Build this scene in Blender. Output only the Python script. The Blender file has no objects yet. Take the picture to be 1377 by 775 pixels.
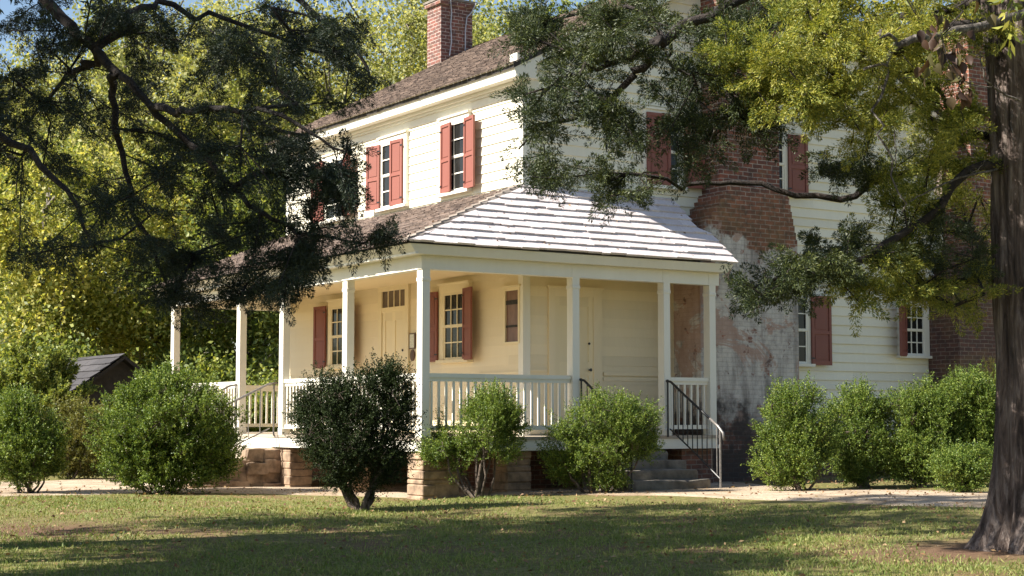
import bpy, bmesh, math, random
import numpy as np
from mathutils import Vector, noise as mnoise
random.seed(7)
RNG = np.random.default_rng(11)
rad = math.radians

# ------------------------------------------------------------------ camera
SC = bpy.context.scene
COL = SC.collection
F_PX, PW, PH = 2200.0, 1377.0, 775.0
PITCH, YAW = rad(4.535), rad(33.006)
CAM = np.array([-11.663, -20.285, 0.279])
cd = bpy.data.cameras.new('camera')
cam = bpy.data.objects.new('camera', cd)
COL.objects.link(cam)
cam.location = CAM
cam.rotation_euler = (math.pi / 2 + PITCH, 0, -YAW)
cd.sensor_fit = 'HORIZONTAL'
cd.sensor_width = 36.0
cd.lens = 36.0 * F_PX / PW
cd.clip_start = 0.1
cd.clip_end = 3000
SC.camera = cam

# ------------------------------------------------------------------ light
SUN_EL, SUN_AZ = rad(41), rad(12)            # azimuth of the light measured from +X towards -Y
SUN_STRENGTH, SKY_STRENGTH = 5.0, 0.064
sd = np.array([-math.cos(SUN_AZ) * math.cos(SUN_EL), math.sin(SUN_AZ) * math.cos(SUN_EL), math.sin(SUN_EL)])
W = bpy.data.worlds.new('World')
SC.world = W
W.use_nodes = True
wn = W.node_tree
sky = wn.nodes.new('ShaderNodeTexSky')
sky.sky_type = 'NISHITA'
sky.sun_disc = False
sky.sun_elevation = SUN_EL
sky.sun_rotation = math.atan2(sd[0], sd[1])
sky.air_density = 1.0
sky.dust_density = 0.6
bg = wn.nodes['Background']
bg.inputs['Strength'].default_value = SKY_STRENGTH
wn.links.new(sky.outputs[0], bg.inputs['Color'])
sl = bpy.data.lights.new('sun', 'SUN')
sl.energy = SUN_STRENGTH
sl.angle = rad(0.55)
sl.color = (1.0, 0.94, 0.84)
so = bpy.data.objects.new('sun', sl)
COL.objects.link(so)
so.rotation_euler = Vector(-sd).to_track_quat('-Z', 'Y').to_euler()
so.location = (-20, 6, 25)

SC.view_settings.view_transform = 'Standard'
SC.view_settings.look = 'None'
SC.view_settings.gamma = 1.0
SC.view_settings.use_curve_mapping = False
SC.view_settings.exposure = 1.42
SC.render.engine = 'CYCLES'
SC.cycles.use_denoising = True
SC.cycles.max_bounces = 7
SC.cycles.diffuse_bounces = 4
SC.cycles.transmission_bounces = 4
SC.cycles.sample_clamp_indirect = 6

# ------------------------------------------------------------------ pixel helpers
def ray(px, py):
    r, u = (px - PW / 2) / F_PX, -(py - PH / 2) / F_PX
    fw = math.cos(PITCH) - u * math.sin(PITCH)
    up = math.sin(PITCH) + u * math.cos(PITCH)
    return np.array([r * math.cos(YAW) + fw * math.sin(YAW), -r * math.sin(YAW) + fw * math.cos(YAW), up]), fw
def at(px, py, depth):
    d, fw = ray(px, py)
    return CAM + d * (depth / fw)
def fwd(x, y):
    return (x - CAM[0]) * math.sin(YAW) + (y - CAM[1]) * math.cos(YAW)
def gz(x, y):
    f = fwd(x, y)
    lat = (x - CAM[0]) * math.cos(YAW) - (y - CAM[1]) * math.sin(YAW)
    z = -0.88 - 0.022 * np.maximum(0, 20.5 - f) + 0.023 * np.clip(lat + 1.3, 0, 6)
    return z
def ground_at(px, py):
    d, fw = ray(px, py)
    z = -0.9
    for _ in range(12):
        s = (z - CAM[2]) / d[2]
        p = CAM + d * s
        z = float(gz(p[0], p[1]))
    return np.array([p[0], p[1], z])
def px_per_m(p):
    return F_PX / fwd(p[0], p[1])

# ------------------------------------------------------------------ materials
def new_mat(name):
    m = bpy.data.materials.new(name)
    m.use_nodes = True
    nt = m.node_tree
    return m, nt, nt.nodes['Principled BSDF'], nt.nodes['Material Output']
def N(nt, t, **kw):
    n = nt.nodes.new(t)
    for k, v in kw.items():
        if isinstance(v, dict):
            for i, val in v.items():
                n.inputs[i].default_value = val
        else:
            setattr(n, k, v)
    return n
def L(nt, a, b): nt.links.new(a, b)
def c4(c): return (c[0], c[1], c[2], 1)
def ramp(nt, fac, stops):
    r = N(nt, 'ShaderNodeValToRGB')
    el = r.color_ramp.elements
    el[0].position, el[0].color = stops[0][0], c4(stops[0][1])
    el[1].position, el[1].color = stops[-1][0], c4(stops[-1][1])
    for p, c in stops[1:-1]:
        e = el.new(p); e.color = c4(c)
    L(nt, fac, r.inputs['Fac'])
    return r.outputs['Color']
def noise(nt, scale, detail=4, rough=0.55, vec=None, dist=0.0):
    n = N(nt, 'ShaderNodeTexNoise', inputs={'Scale': scale, 'Detail': detail, 'Roughness': rough, 'Distortion': dist})
    if vec is not None: L(nt, vec, n.inputs['Vector'])
    return n.outputs['Fac']
def objco(nt, scale=(1, 1, 1)):
    g = N(nt, 'ShaderNodeNewGeometry')
    mp = N(nt, 'ShaderNodeMapping')
    mp.inputs['Scale'].default_value = scale
    L(nt, g.outputs['Position'], mp.inputs['Vector'])
    return mp.outputs['Vector']
def mix(nt, fac, a, b, mode='MIX'):
    m = N(nt, 'ShaderNodeMix', data_type='RGBA', blend_type=mode)
    for s, v in ((m.inputs['Factor'], fac), (m.inputs['A'], a), (m.inputs['B'], b)):
        if hasattr(v, 'links'): L(nt, v, s)
        elif isinstance(v, (int, float)): s.default_value = v
        else: s.default_value = c4(v)
    return m.outputs['Result']
def math_(nt, op, a, b=0.0):
    m = N(nt, 'ShaderNodeMath', operation=op)
    for s, v in ((m.inputs[0], a), (m.inputs[1], b)):
        if hasattr(v, 'links'): L(nt, v, s)
        else: s.default_value = v
    return m.outputs[0]
def bump(nt, bsdf, h, strength=0.3, dist=0.02):
    b = N(nt, 'ShaderNodeBump', inputs={'Strength': strength, 'Distance': dist})
    L(nt, h, b.inputs['Height'])
    L(nt, b.outputs['Normal'], bsdf.inputs['Normal'])
def island(nt):
    return N(nt, 'ShaderNodeNewGeometry').outputs['Random Per Island']

def paint(name, base, dirt=(0.45, 0.40, 0.30), amount=0.25, rough=0.55, isl=0.06):
    m, nt, b, _ = new_mat(name)
    v = objco(nt)
    v2 = objco(nt, (1, 1, 0.25))
    n1 = noise(nt, 1.7, 5, 0.6, v2)
    n2 = noise(nt, 14, 4, 0.6, v2)
    f = math_(nt, 'MULTIPLY', math_(nt, 'SMOOTH_MIN', n1, n2), amount)
    col = mix(nt, f, base, dirt)
    k = math_(nt, 'ADD', math_(nt, 'MULTIPLY', island(nt), isl * 2), 1 - isl)
    col = mix(nt, 1.0, col, k, 'MULTIPLY')
    L(nt, col, b.inputs['Base Color'])
    b.inputs['Roughness'].default_value = rough
    bump(nt, b, noise(nt, 60, 3, 0.6, v2), 0.12, 0.01)
    return m
def leafmat(name, stops, trans=0.35, rough=0.55, nscale=0.8, clump=0.5, tcol=None):
    m, nt, b, out = new_mat(name)
    v = objco(nt)
    f = math_(nt, 'ADD', math_(nt, 'MULTIPLY', island(nt), 1 - clump), math_(nt, 'MULTIPLY', noise(nt, nscale, 3, 0.6, v), clump))
    col = ramp(nt, f, stops)
    L(nt, col, b.inputs['Base Color'])
    b.inputs['Roughness'].default_value = rough
    b.inputs['Specular IOR Level'].default_value = 0.35
    t = N(nt, 'ShaderNodeBsdfTranslucent')
    tc = mix(nt, 1.0, col, tcol if tcol else (1.25, 1.2, 0.6), 'MULTIPLY')
    L(nt, tc, t.inputs['Color'])
    ms = N(nt, 'ShaderNodeMixShader', inputs={'Fac': trans})
    L(nt, b.outputs[0], ms.inputs[1]); L(nt, t.outputs[0], ms.inputs[2])
    L(nt, ms.outputs[0], out.inputs['Surface'])
    return m
def simple(name, base, rough=0.6, metal=0.0, nscale=8, var=0.25, bmp=0.15):
    m, nt, b, _ = new_mat(name)
    v = objco(nt)
    n = noise(nt, nscale, 5, 0.6, v)
    lo = tuple(x * (1 - var) for x in base); hi = tuple(min(1, x * (1 + var)) for x in base)
    L(nt, ramp(nt, n, [(0.3, lo), (0.7, hi)]), b.inputs['Base Color'])
    b.inputs['Roughness'].default_value = rough
    b.inputs['Metallic'].default_value = metal
    if bmp: bump(nt, b, noise(nt, nscale * 6, 4, 0.6, v), bmp, 0.01)
    return m
def brickvec(nt):
    g = N(nt, 'ShaderNodeNewGeometry')
    s = N(nt, 'ShaderNodeSeparateXYZ'); L(nt, g.outputs['Position'], s.inputs[0])
    c = N(nt, 'ShaderNodeCombineXYZ')
    L(nt, math_(nt, 'ADD', s.outputs['X'], s.outputs['Y']), c.inputs['X'])
    L(nt, s.outputs['Z'], c.inputs['Y'])
    return c.outputs[0], s.outputs['Z'], g.outputs['Position']
def brick(name, c1=(0.30, 0.10, 0.058), c2=(0.15, 0.055, 0.038), mortar=(0.36, 0.29, 0.24), plaster=False, rough=0.9):
    m, nt, b, _ = new_mat(name)
    v, z, pos = brickvec(nt)
    dv = N(nt, 'ShaderNodeVectorMath', operation='ADD')
    nn = N(nt, 'ShaderNodeTexNoise', inputs={'Scale': 6.0, 'Detail': 3.0})
    L(nt, pos, nn.inputs['Vector'])
    sc = N(nt, 'ShaderNodeVectorMath', operation='SCALE'); sc.inputs['Scale'].default_value = 0.022
    L(nt, nn.outputs['Color'], sc.inputs[0])
    L(nt, v, dv.inputs[0]); L(nt, sc.outputs[0], dv.inputs[1])
    br = N(nt, 'ShaderNodeTexBrick', inputs={'Scale': 1.0, 'Mortar Size': 0.009, 'Mortar Smooth': 0.25, 'Bias': -0.1, 'Brick Width': 0.215, 'Row Height': 0.075,
           'Color1': c4(c1), 'Color2': c4(c2), 'Mortar': c4(mortar)})
    L(nt, dv.outputs[0], br.inputs['Vector'])
    n1 = noise(nt, 1.6, 5, 0.65, pos)
    n2 = noise(nt, 9, 5, 0.65, pos)
    col = mix(nt, ramp(nt, n2, [(0.42, (0, 0, 0)), (0.70, (0.85, 0.85, 0.85))]), br.outputs['Color'], (0.055, 0.04, 0.035))
    col = mix(nt, ramp(nt, n1, [(0.5, (0, 0, 0)), (0.72, (0.5, 0.5, 0.5))]), col, (0.24, 0.15, 0.06))
    if plaster:
        # remains of lime plaster between ledge height and shoulder, damp black band lower down
        zz = math_(nt, 'ADD', z, math_(nt, 'MULTIPLY', math_(nt, 'SUBTRACT', noise(nt, 1.3, 5, 0.6, pos), 0.5), 1.6))
        band = ramp(nt, math_(nt, 'DIVIDE', zz, 5.0), [(0.03, (0, 0, 0)), (0.05, (1, 1, 1)), (0.635, (1, 1, 1)), (0.65, (0, 0, 0))])
        flake = ramp(nt, noise(nt, 3.2, 10, 0.72, pos, 0.4), [(0.39, (0.12, 0.12, 0.12)), (0.425, (1, 1, 1))])
        band = mix(nt, 1.0, band, flake, 'MULTIPLY')
        mps = N(nt, 'ShaderNodeMapping'); mps.inputs['Scale'].default_value = (3.0, 3.0, 0.5); L(nt, pos, mps.inputs['Vector'])
        streak = noise(nt, 1.5, 7, 0.65, mps.outputs['Vector'], 0.5)
        pn = noise(nt, 5.5, 10, 0.75, pos)
        pcol = ramp(nt, pn, [(0.30, (0.22, 0.195, 0.18)), (0.42, (0.48, 0.44, 0.40)), (0.6, (0.62, 0.58, 0.52)), (0.72, (0.50, 0.40, 0.30))])
        pcol = mix(nt, ramp(nt, streak, [(0.46, (0, 0, 0)), (0.66, (0.7, 0.7, 0.7))]), pcol, (0.13, 0.115, 0.105))
        pcol = mix(nt, 0.35, pcol, mix(nt, br.outputs['Fac'], (1, 1, 1), (0.6, 0.58, 0.56)), 'MULTIPLY')
        pink = ramp(nt, noise(nt, 0.9, 8, 0.7, pos, 1.0), [(0.52, (0, 0, 0)), (0.545, (1, 1, 1))])
        pcol = mix(nt, math_(nt, 'MULTIPLY', pink, 0.7), pcol, (0.38, 0.22, 0.155))
        col = mix(nt, math_(nt, 'MULTIPLY', band, 0.93), col, pcol)
        damp = ramp(nt, math_(nt, 'DIVIDE', math_(nt, 'ADD', zz, 0.9), 2.0), [(0.60, (0.95, 0.95, 0.95)), (0.68, (0, 0, 0))])
        dn = ramp(nt, noise(nt, 2.4, 5, 0.6, pos), [(0.38, (0, 0, 0)), (0.5, (1, 1, 1))])
        col = mix(nt, math_(nt, 'MULTIPLY', damp, math_(nt, 'ADD', math_(nt, 'MULTIPLY', dn, 0.6), 0.35)), col, (0.035, 0.03, 0.028))
        moss = ramp(nt, math_(nt, 'ABSOLUTE', math_(nt, 'SUBTRACT', zz, 3.55)), [(0.15, (0.55, 0.55, 0.55)), (0.45, (0, 0, 0))])
        col = mix(nt, math_(nt, 'MULTIPLY', moss, n2), col, (0.12, 0.075, 0.025))
    L(nt, col, b.inputs['Base Color'])
    b.inputs['Roughness'].default_value = rough
    h = math_(nt, 'ADD', math_(nt, 'MULTIPLY', br.outputs['Fac'], -1.0), math_(nt, 'MULTIPLY', n2, 0.6))
    bump(nt, b, h, 0.6, 0.012)
    return m
def shinglemat(name, stops, streak, rough=0.85):
    m, nt, b, _ = new_mat(name)
    v = objco(nt)
    isl = island(nt)
    f = math_(nt, 'ADD', math_(nt, 'MULTIPLY', isl, 0.6), math_(nt, 'MULTIPLY', noise(nt, 1.1, 5, 0.65, v), 0.4))
    col = ramp(nt, f, stops)
    n2 = noise(nt, 30, 4, 0.7, v)
    col = mix(nt, ramp(nt, n2, [(0.4, (0, 0, 0)), (0.75, (0.6, 0.6, 0.6))]), col, streak)
    L(nt, col, b.inputs['Base Color'])
    b.inputs['Roughness'].default_value = rough
    bump(nt, b, noise(nt, 45, 4, 0.7, v), 0.35, 0.01)
    return m

M = {}
M['siding'] = paint('cream_clapboard_paint', (0.80, 0.76, 0.615), (0.42, 0.37, 0.27), 0.36)
M['porchwall'] = paint('cream_board_paint_warm_bounce', (0.80, 0.69, 0.475), (0.5, 0.36, 0.18), 0.3)  # cream paint, with the porch's warm bounce light mixed into the colour
M['trim'] = paint('off_white_trim_paint', (0.80, 0.77, 0.67), (0.42, 0.37, 0.28), 0.34, isl=0.02)
M['ceiling'] = paint('porch_ceiling_paint_warm_bounce', (0.78, 0.64, 0.38), (0.5, 0.38, 0.22), 0.25)  # warm bounce light is put into the ceiling colour too
M['red'] = paint('brick_red_shutter_paint', (0.205, 0.056, 0.038), (0.25, 0.125, 0.10), 0.5, 0.6)
M['redshade'] = M['red']
M['door'] = paint('cream_door_paint', (0.78, 0.67, 0.44), (0.5, 0.38, 0.22), 0.2)
M['glass'] = simple('dark_window_glass', (0.018, 0.018, 0.017), 0.06, 0, 3, 0.3, 0)
M['glass'].node_tree.nodes['Principled BSDF'].inputs['Specular IOR Level'].default_value = 0.22
M['transom'] = simple('brownish_transom_glass', (0.10, 0.07, 0.05), 0.12, 0, 3, 0.3, 0)
M['brick'] = brick('old_red_brick', (0.26, 0.085, 0.05), (0.11, 0.045, 0.034))
M['brickfar'] = brick('purple_brown_brick', (0.22, 0.08, 0.06), (0.11, 0.05, 0.042), (0.42, 0.34, 0.3))
M['chimney'] = brick('brick_with_plaster_remains', (0.31, 0.115, 0.065), (0.13, 0.055, 0.04), plaster=True)
M['brickdark'] = brick('dark_brown_brick', (0.13, 0.055, 0.04), (0.07, 0.035, 0.03), (0.2, 0.15, 0.12))
M['found'] = brick('foundation_brick', (0.2, 0.08, 0.05), (0.12, 0.055, 0.04), (0.26, 0.2, 0.16))
M['shingle'] = shinglemat('weathered_brown_shingle', [(0.2, (0.085, 0.06, 0.05)), (0.5, (0.17, 0.125, 0.10)), (0.8, (0.27, 0.20, 0.165))], (0.05, 0.038, 0.033))
M['shingle_pale'] = shinglemat('pale_silvered_shingle', [(0.2, (0.54, 0.485, 0.48)), (0.5, (0.65, 0.59, 0.585)), (0.85, (0.74, 0.68, 0.67))], (0.42, 0.35, 0.34), 0.6)
M['hipcap'] = shinglemat('grey_hip_cap', [(0.2, (0.20, 0.17, 0.145)), (0.8, (0.33, 0.28, 0.24))], (0.12, 0.1, 0.09))
M['shedroof'] = shinglemat('dark_board_roof', [(0.2, (0.025, 0.023, 0.025)), (0.8, (0.07, 0.064, 0.068))], (0.03, 0.028, 0.03))
M['iron'] = simple('black_painted_iron', (0.012, 0.012, 0.013), 0.42, 0.0, 20, 0.3, 0.05)
M['steel'] = simple('grey_iron_and_sun_glare', (0.20, 0.185, 0.175), 0.4, 0.4, 20, 0.3, 0.05)  # grey of the left rails; paints sun glare on the black one
M['stone'] = simple('tan_fieldstone', (0.28, 0.195, 0.13), 0.9, 0, 5, 0.55, 0.6)
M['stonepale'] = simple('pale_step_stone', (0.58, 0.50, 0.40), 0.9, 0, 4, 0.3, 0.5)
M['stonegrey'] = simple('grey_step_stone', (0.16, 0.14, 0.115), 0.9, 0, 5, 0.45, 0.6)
M['darkwood'] = simple('dark_weathered_boards', (0.035, 0.03, 0.027), 0.85, 0, 9, 0.4, 0.3)
M['floor'] = paint('grey_porch_floor', (0.40, 0.34, 0.27), (0.2, 0.15, 0.1), 0.3)
M['cable'] = simple('pale_cable', (0.38, 0.40, 0.45), 0.5)
M['plaque'] = simple('brown_oval_plaque', (0.10, 0.05, 0.025), 0.5)
M['paper'] = simple('framed_paper', (0.62, 0.60, 0.48), 0.4, 0, 40, 0.3, 0)
def panelmat():
    m, nt, b, _ = new_mat('exposed_brown_planks')
    v = objco(nt, (1, 1, 1))
    s = N(nt, 'ShaderNodeSeparateXYZ'); L(nt, v, s.inputs[0])
    col = ramp(nt, noise(nt, 5, 5, 0.6, objco(nt, (1, 1, 0.4))), [(0.35, (0.11, 0.05, 0.032)), (0.65, (0.22, 0.11, 0.07))])
    L(nt, col, b.inputs['Base Color'])
    b.inputs['Roughness'].default_value = 0.35
    return m
M['planks'] = panelmat()
def barkmat(name, a, b_, c, vs=(9, 9, 1.1)):
    m, nt, b, _ = new_mat(name)
    v = objco(nt, vs)
    n = noise(nt, 1.4, 7, 0.68, v, 0.6)
    n2 = noise(nt, 1.2, 4, 0.6, objco(nt))
    col = ramp(nt, n, [(0.36, a), (0.5, b_), (0.64, c)])
    L(nt, col, b.inputs['Base Color'])
    b.inputs['Roughness'].default_value = 0.9
    bump(nt, b, n, 1.0, 0.12)
    return m
M['cedarbark'] = barkmat('shaggy_cedar_bark', (0.025, 0.016, 0.013), (0.12, 0.085, 0.07), (0.30, 0.245, 0.215))
M['twigbark'] = barkmat('dark_cedar_twig', (0.012, 0.009, 0.008), (0.028, 0.02, 0.017), (0.06, 0.046, 0.038), (6, 6, 6))
M['greybark'] = barkmat('grey_bark', (0.06, 0.05, 0.04), (0.14, 0.12, 0.10), (0.25, 0.22, 0.19), (5, 5, 1.5))
M['stem'] = barkmat('shrub_stem', (0.05, 0.036, 0.027), (0.12, 0.088, 0.066), (0.24, 0.185, 0.145), (14, 14, 4))
M['deadwood'] = barkmat('bleached_deadwood', (0.06, 0.05, 0.042), (0.17, 0.145, 0.125), (0.42, 0.38, 0.34), (14, 14, 6))
M['cedar_dark'] = leafmat('dark_cedar_foliage', [(0.2, (0.016, 0.026, 0.018)), (0.5, (0.029, 0.044, 0.027)), (0.8, (0.055, 0.07, 0.032))], 0.15, 0.5)
M['cedar_shaded'] = leafmat('shaded_cedar_foliage', [(0.2, (0.016, 0.028, 0.014)), (0.5, (0.038, 0.055, 0.022)), (0.8, (0.10, 0.115, 0.03))], 0.2, 0.5)  # right cedar's leaf colour with shade put in, for its dim boughs
M['cedar_sunlit'] = leafmat('sunlit_cedar_foliage', [(0.25, (0.055, 0.09, 0.022)), (0.45, (0.17, 0.205, 0.035)), (0.70, (0.42, 0.39, 0.08))], 0.36, 0.5, 1.0, 0.55)  # same cedar, with sunlight put into a yellower leaf colour
M['broad_gold'] = leafmat('yellow_green_broad_leaf', [(0.2, (0.06, 0.09, 0.025)), (0.40, (0.18, 0.22, 0.055)), (0.57, (0.44, 0.44, 0.13)), (0.85, (0.60, 0.50, 0.16))], 0.48, 0.5, 0.42, 0.62)
M['broad_green'] = leafmat('green_broad_leaf', [(0.15, (0.055, 0.085, 0.02)), (0.5, (0.17, 0.22, 0.05)), (0.85, (0.42, 0.42, 0.11))], 0.42, 0.5, 0.6, 0.45)
M['broad_pale'] = leafmat('pale_yellow_leaf', [(0.2, (0.09, 0.12, 0.04)), (0.45, (0.25, 0.27, 0.09)), (0.68, (0.48, 0.46, 0.19)), (0.85, (0.58, 0.52, 0.26))], 0.48, 0.5, 0.38, 0.6)
M['box'] = leafmat('boxwood_leaf', [(0.18, (0.03, 0.058, 0.012)), (0.5, (0.11, 0.175, 0.028)), (0.82, (0.29, 0.34, 0.07))], 0.33, 0.5, 2.5, 0.45)
M['box_dark'] = leafmat('dark_leaf_with_tree_shade', [(0.15, (0.011, 0.018, 0.007)), (0.5, (0.02, 0.032, 0.011)), (0.85, (0.05, 0.07, 0.02))], 0.12, 0.55, 2.5, 0.45)  # dark shrub leaf, deepened further to carry tree shade in its colour
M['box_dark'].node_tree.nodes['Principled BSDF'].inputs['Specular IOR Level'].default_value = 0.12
M['box_yellow'] = leafmat('yellowing_leaf', [(0.15, (0.07, 0.08, 0.02)), (0.5, (0.14, 0.15, 0.035)), (0.85, (0.25, 0.22, 0.06))], 0.35, 0.45, 2.5, 0.45)
M['brownleaf'] = leafmat('brown_vine_leaf', [(0.15, (0.035, 0.02, 0.014)), (0.5, (0.075, 0.04, 0.025)), (0.85, (0.08, 0.075, 0.028))], 0.3, 0.5, 2, 0.2)
M['plume'] = leafmat('golden_plume', [(0.2, (0.30, 0.27, 0.07)), (0.8, (0.5, 0.42, 0.13))], 0.4, 0.5, 2, 0.3)
M['grass'] = leafmat('grass_blade', [(0.15, (0.08, 0.13, 0.025)), (0.5, (0.18, 0.225, 0.055)), (0.85, (0.38, 0.34, 0.14))], 0.3, 0.6, 0.9, 0.6)
M['litter'] = leafmat('fallen_leaf', [(0.15, (0.13, 0.06, 0.03)), (0.5, (0.24, 0.14, 0.07)), (0.85, (0.36, 0.25, 0.13))], 0.2, 0.6, 2, 0.1)

# ------------------------------------------------------------------ builders
class MB:
    def __init__(s): s.v, s.f, s.m = [], [], []
    def quad(s, a, b, c, d, mi=0):
        i = len(s.v); s.v += [tuple(a), tuple(b), tuple(c), tuple(d)]; s.f.append((i, i + 1, i + 2, i + 3)); s.m.append(mi)
    def poly(s, pts, mi=0):
        i = len(s.v); s.v += [tuple(p) for p in pts]; s.f.append(tuple(range(i, i + len(pts)))); s.m.append(mi)
    def box(s, x0, x1, y0, y1, z0, z1, mi=0):
        s.hexa([(x0, y0, z0), (x1, y0, z0), (x1, y1, z0), (x0, y1, z0), (x0, y0, z1), (x1, y0, z1), (x1, y1, z1), (x0, y1, z1)], mi)
    def hexa(s, p, mi=0):
        i = len(s.v); s.v += [tuple(q) for q in p]
        for f in ((0, 3, 2, 1), (4, 5, 6, 7), (0, 1, 5, 4), (1, 2, 6, 5), (2, 3, 7, 6), (3, 0, 4, 7)):
            s.f.append(tuple(i + k for k in f)); s.m.append(mi)
    def prism(s, poly, d):                     # closed polygon of 3-D points extruded by vector d
        n = len(poly); i = len(s.v)
        s.v += [tuple(p) for p in poly] + [tuple(np.array(p) + np.array(d)) for p in poly]
        s.f.append(tuple(range(i + n - 1, i - 1, -1))); s.m.append(0)
        s.f.append(tuple(range(i + n, i + 2 * n))); s.m.append(0)
        for k in range(n):
            j = (k + 1) % n
            s.f.append((i + k, i + j, i + n + j, i + n + k)); s.m.append(0)
    def tube(s, pts, radii, sides=6, cap=True):
        pts = [np.array(p, float) for p in pts]
        n = len(pts)
        if not hasattr(radii, '__len__'): radii = [radii] * n
        i0 = len(s.v); ref = None
        for k in range(n):
            t = pts[min(k + 1, n - 1)] - pts[max(k - 1, 0)]
            t = t / (np.linalg.norm(t) + 1e-9)
            if ref is None:
                ref = np.cross(t, (0, 0, 1) if abs(t[2]) < 0.9 else (1, 0, 0))
            ref = ref - t * np.dot(ref, t); ref = ref / (np.linalg.norm(ref) + 1e-9)
            b = np.cross(t, ref)
            for q in range(sides):
                a = 2 * math.pi * q / sides
                s.v.append(tuple(pts[k] + radii[k] * (math.cos(a) * ref + math.sin(a) * b)))
        for k in range(n - 1):
            for q in range(sides):
                a = i0 + k * sides + q; b2 = i0 + k * sides + (q + 1) % sides
                s.f.append((a, b2, b2 + sides, a + sides)); s.m.append(0)
        if cap:
            s.f.append(tuple(i0 + q for q in range(sides - 1, -1, -1))); s.m.append(0)
            s.f.append(tuple(i0 + (n - 1) * sides + q for q in range(sides))); s.m.append(0)
    def build(s, name, mat, parent=None, smooth=False, bevel=0.0):
        me = bpy.data.meshes.new(name)
        me.from_pydata(s.v, [], s.f)
        for mm in (mat if isinstance(mat, (list, tuple)) else [mat]): me.materials.append(mm)
        if isinstance(mat, (list, tuple)): me.polygons.foreach_set('material_index', s.m)
        if smooth: me.polygons.foreach_set('use_smooth', [True] * len(me.polygons))
        me.update()
        o = bpy.data.objects.new(name, me)
        COL.objects.link(o)
        if bevel:
            bm = bmesh.new(); bm.from_mesh(me)
            bmesh.ops.bevel(bm, geom=list(bm.edges), offset=bevel, segments=1, affect='EDGES')
            bm.to_mesh(me); bm.free()
        if parent is not None:
            o.parent = parent
            o.matrix_parent_inverse = parent_matrix(parent).inverted()
        return o
def parent_matrix(p):
    m = p.matrix_basis.copy()
    if p.parent is not None: m = parent_matrix(p.parent) @ p.matrix_parent_inverse @ m
    return m
def thing(name, label, cat, loc, group=None):
    o = bpy.data.objects.new(name, None)
    COL.objects.link(o)
    o.location = loc
    o.empty_display_size = 0.3
    o['label'], o['category'] = label, cat
    if group: o['group'] = group
    return o
def tag(o, label, cat, group=None, kind=None):
    o['label'], o['category'] = label, cat
    if group: o['group'] = group
    if kind: o['kind'] = kind
    return o
def np_mesh(name, verts, quads, mat, parent=None, flat=False):
    me = bpy.data.meshes.new(name)
    n = len(verts); q = len(quads)
    me.vertices.add(n); me.vertices.foreach_set('co', np.ascontiguousarray(verts, np.float32).ravel())
    me.loops.add(q * 4); me.loops.foreach_set('vertex_index', np.ascontiguousarray(quads, np.int32).ravel())
    me.polygons.add(q)
    me.polygons.foreach_set('loop_start', np.arange(0, q * 4, 4, dtype=np.int32))
    me.materials.append(mat)
    if flat: me.polygons.foreach_set('use_smooth', np.zeros(q, bool))
    me.update(calc_edges=True)
    o = bpy.data.objects.new(name, me); COL.objects.link(o)
    if parent is not None:
        o.parent = parent
        o.matrix_parent_inverse = parent_matrix(parent).inverted()
    return o
def unit(a): return a / (np.linalg.norm(a, axis=-1, keepdims=True) + 1e-9)
def leaves(pos, d, length, width, up_bias=0.0, fold=0.12):
    """rhombic leaves with their base at pos, pointing along d"""
    n = len(pos)
    d = unit(d)
    r = RNG.normal(size=(n, 3)); r[:, 2] += up_bias
    nrm = unit(r - d * (r * d).sum(1, keepdims=True))
    side = np.cross(d, nrm)
    length = np.broadcast_to(length, (n,))[:, None]; width = np.broadcast_to(width, (n,))[:, None]
    v = np.empty((n, 4, 3))
    v[:, 0] = pos
    mid = pos + d * length * 0.5 + nrm * length * fold
    v[:, 1] = mid - side * width * 0.5
    v[:, 2] = pos + d * length
    v[:, 3] = mid + side * width * 0.5
    return v.reshape(-1, 3), np.arange(n * 4).reshape(n, 4)

def ovate(pos, d, length, width):
    """broad pointed leaves of four quads, cupped along the midrib"""
    n = len(pos); d = unit(d)
    r = RNG.normal(size=(n, 3)); nrm = unit(r - d * (r * d).sum(1, keepdims=True)); side = np.cross(d, nrm)
    ln, w = length[:, None], width[:, None]
    prof = [(0, 0), (.18, .36), (.45, .5), (.75, .32), (1, 0)]
    V = []
    for t, h in prof:
        c = pos + d * ln * t - nrm * ln * .25 * t * t
        V += [c - side * w * h + nrm * w * h * .5, c, c + side * w * h + nrm * w * h * .5]
    V = np.stack(V, 1); k = V.shape[1]
    f = []
    for i in range(4): f += [(3 * i, 3 * i + 1, 3 * i + 4, 3 * i + 3), (3 * i + 1, 3 * i + 2, 3 * i + 5, 3 * i + 4)]
    q = (np.arange(n)[:, None, None] * k + np.array(f)[None]).reshape(-1, 4)
    return V.reshape(-1, 3), q
# =================================================================== GROUND
def grid_sheet(name, xs, ys, zf, mat, parent=None, mask=None):
    X, Y = np.meshgrid(xs, ys)
    Z = zf(X, Y)
    v = np.stack([X, Y, Z], -1).reshape(-1, 3)
    nx, ny = len(xs), len(ys)
    i = np.arange(ny - 1)[:, None] * nx + np.arange(nx - 1)[None, :]
    q = np.stack([i, i + 1, i + nx + 1, i + nx], -1).reshape(-1, 4)
    if mask is not None:
        c = v[q].mean(1); q = q[mask(c[:, 0], c[:, 1])]
    return np_mesh(name, v, q, mat, parent)
def vnoise(x, y, s, seed=0):
    f = np.zeros_like(x)
    for k, (a, b, p) in enumerate(((1.0, 0.37, 0.3), (-0.41, 1.0, 1.7), (0.77, -0.83, 4.1), (1.9, 1.3, 2.2), (-2.3, 1.7, 0.9))):
        f = f + np.sin((a * x + b * y) * s + p + seed * 1.3 + k) / (1 + 0.5 * k)
    return f / 2.6
TRUNK = ground_at(1388, 738)
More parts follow.
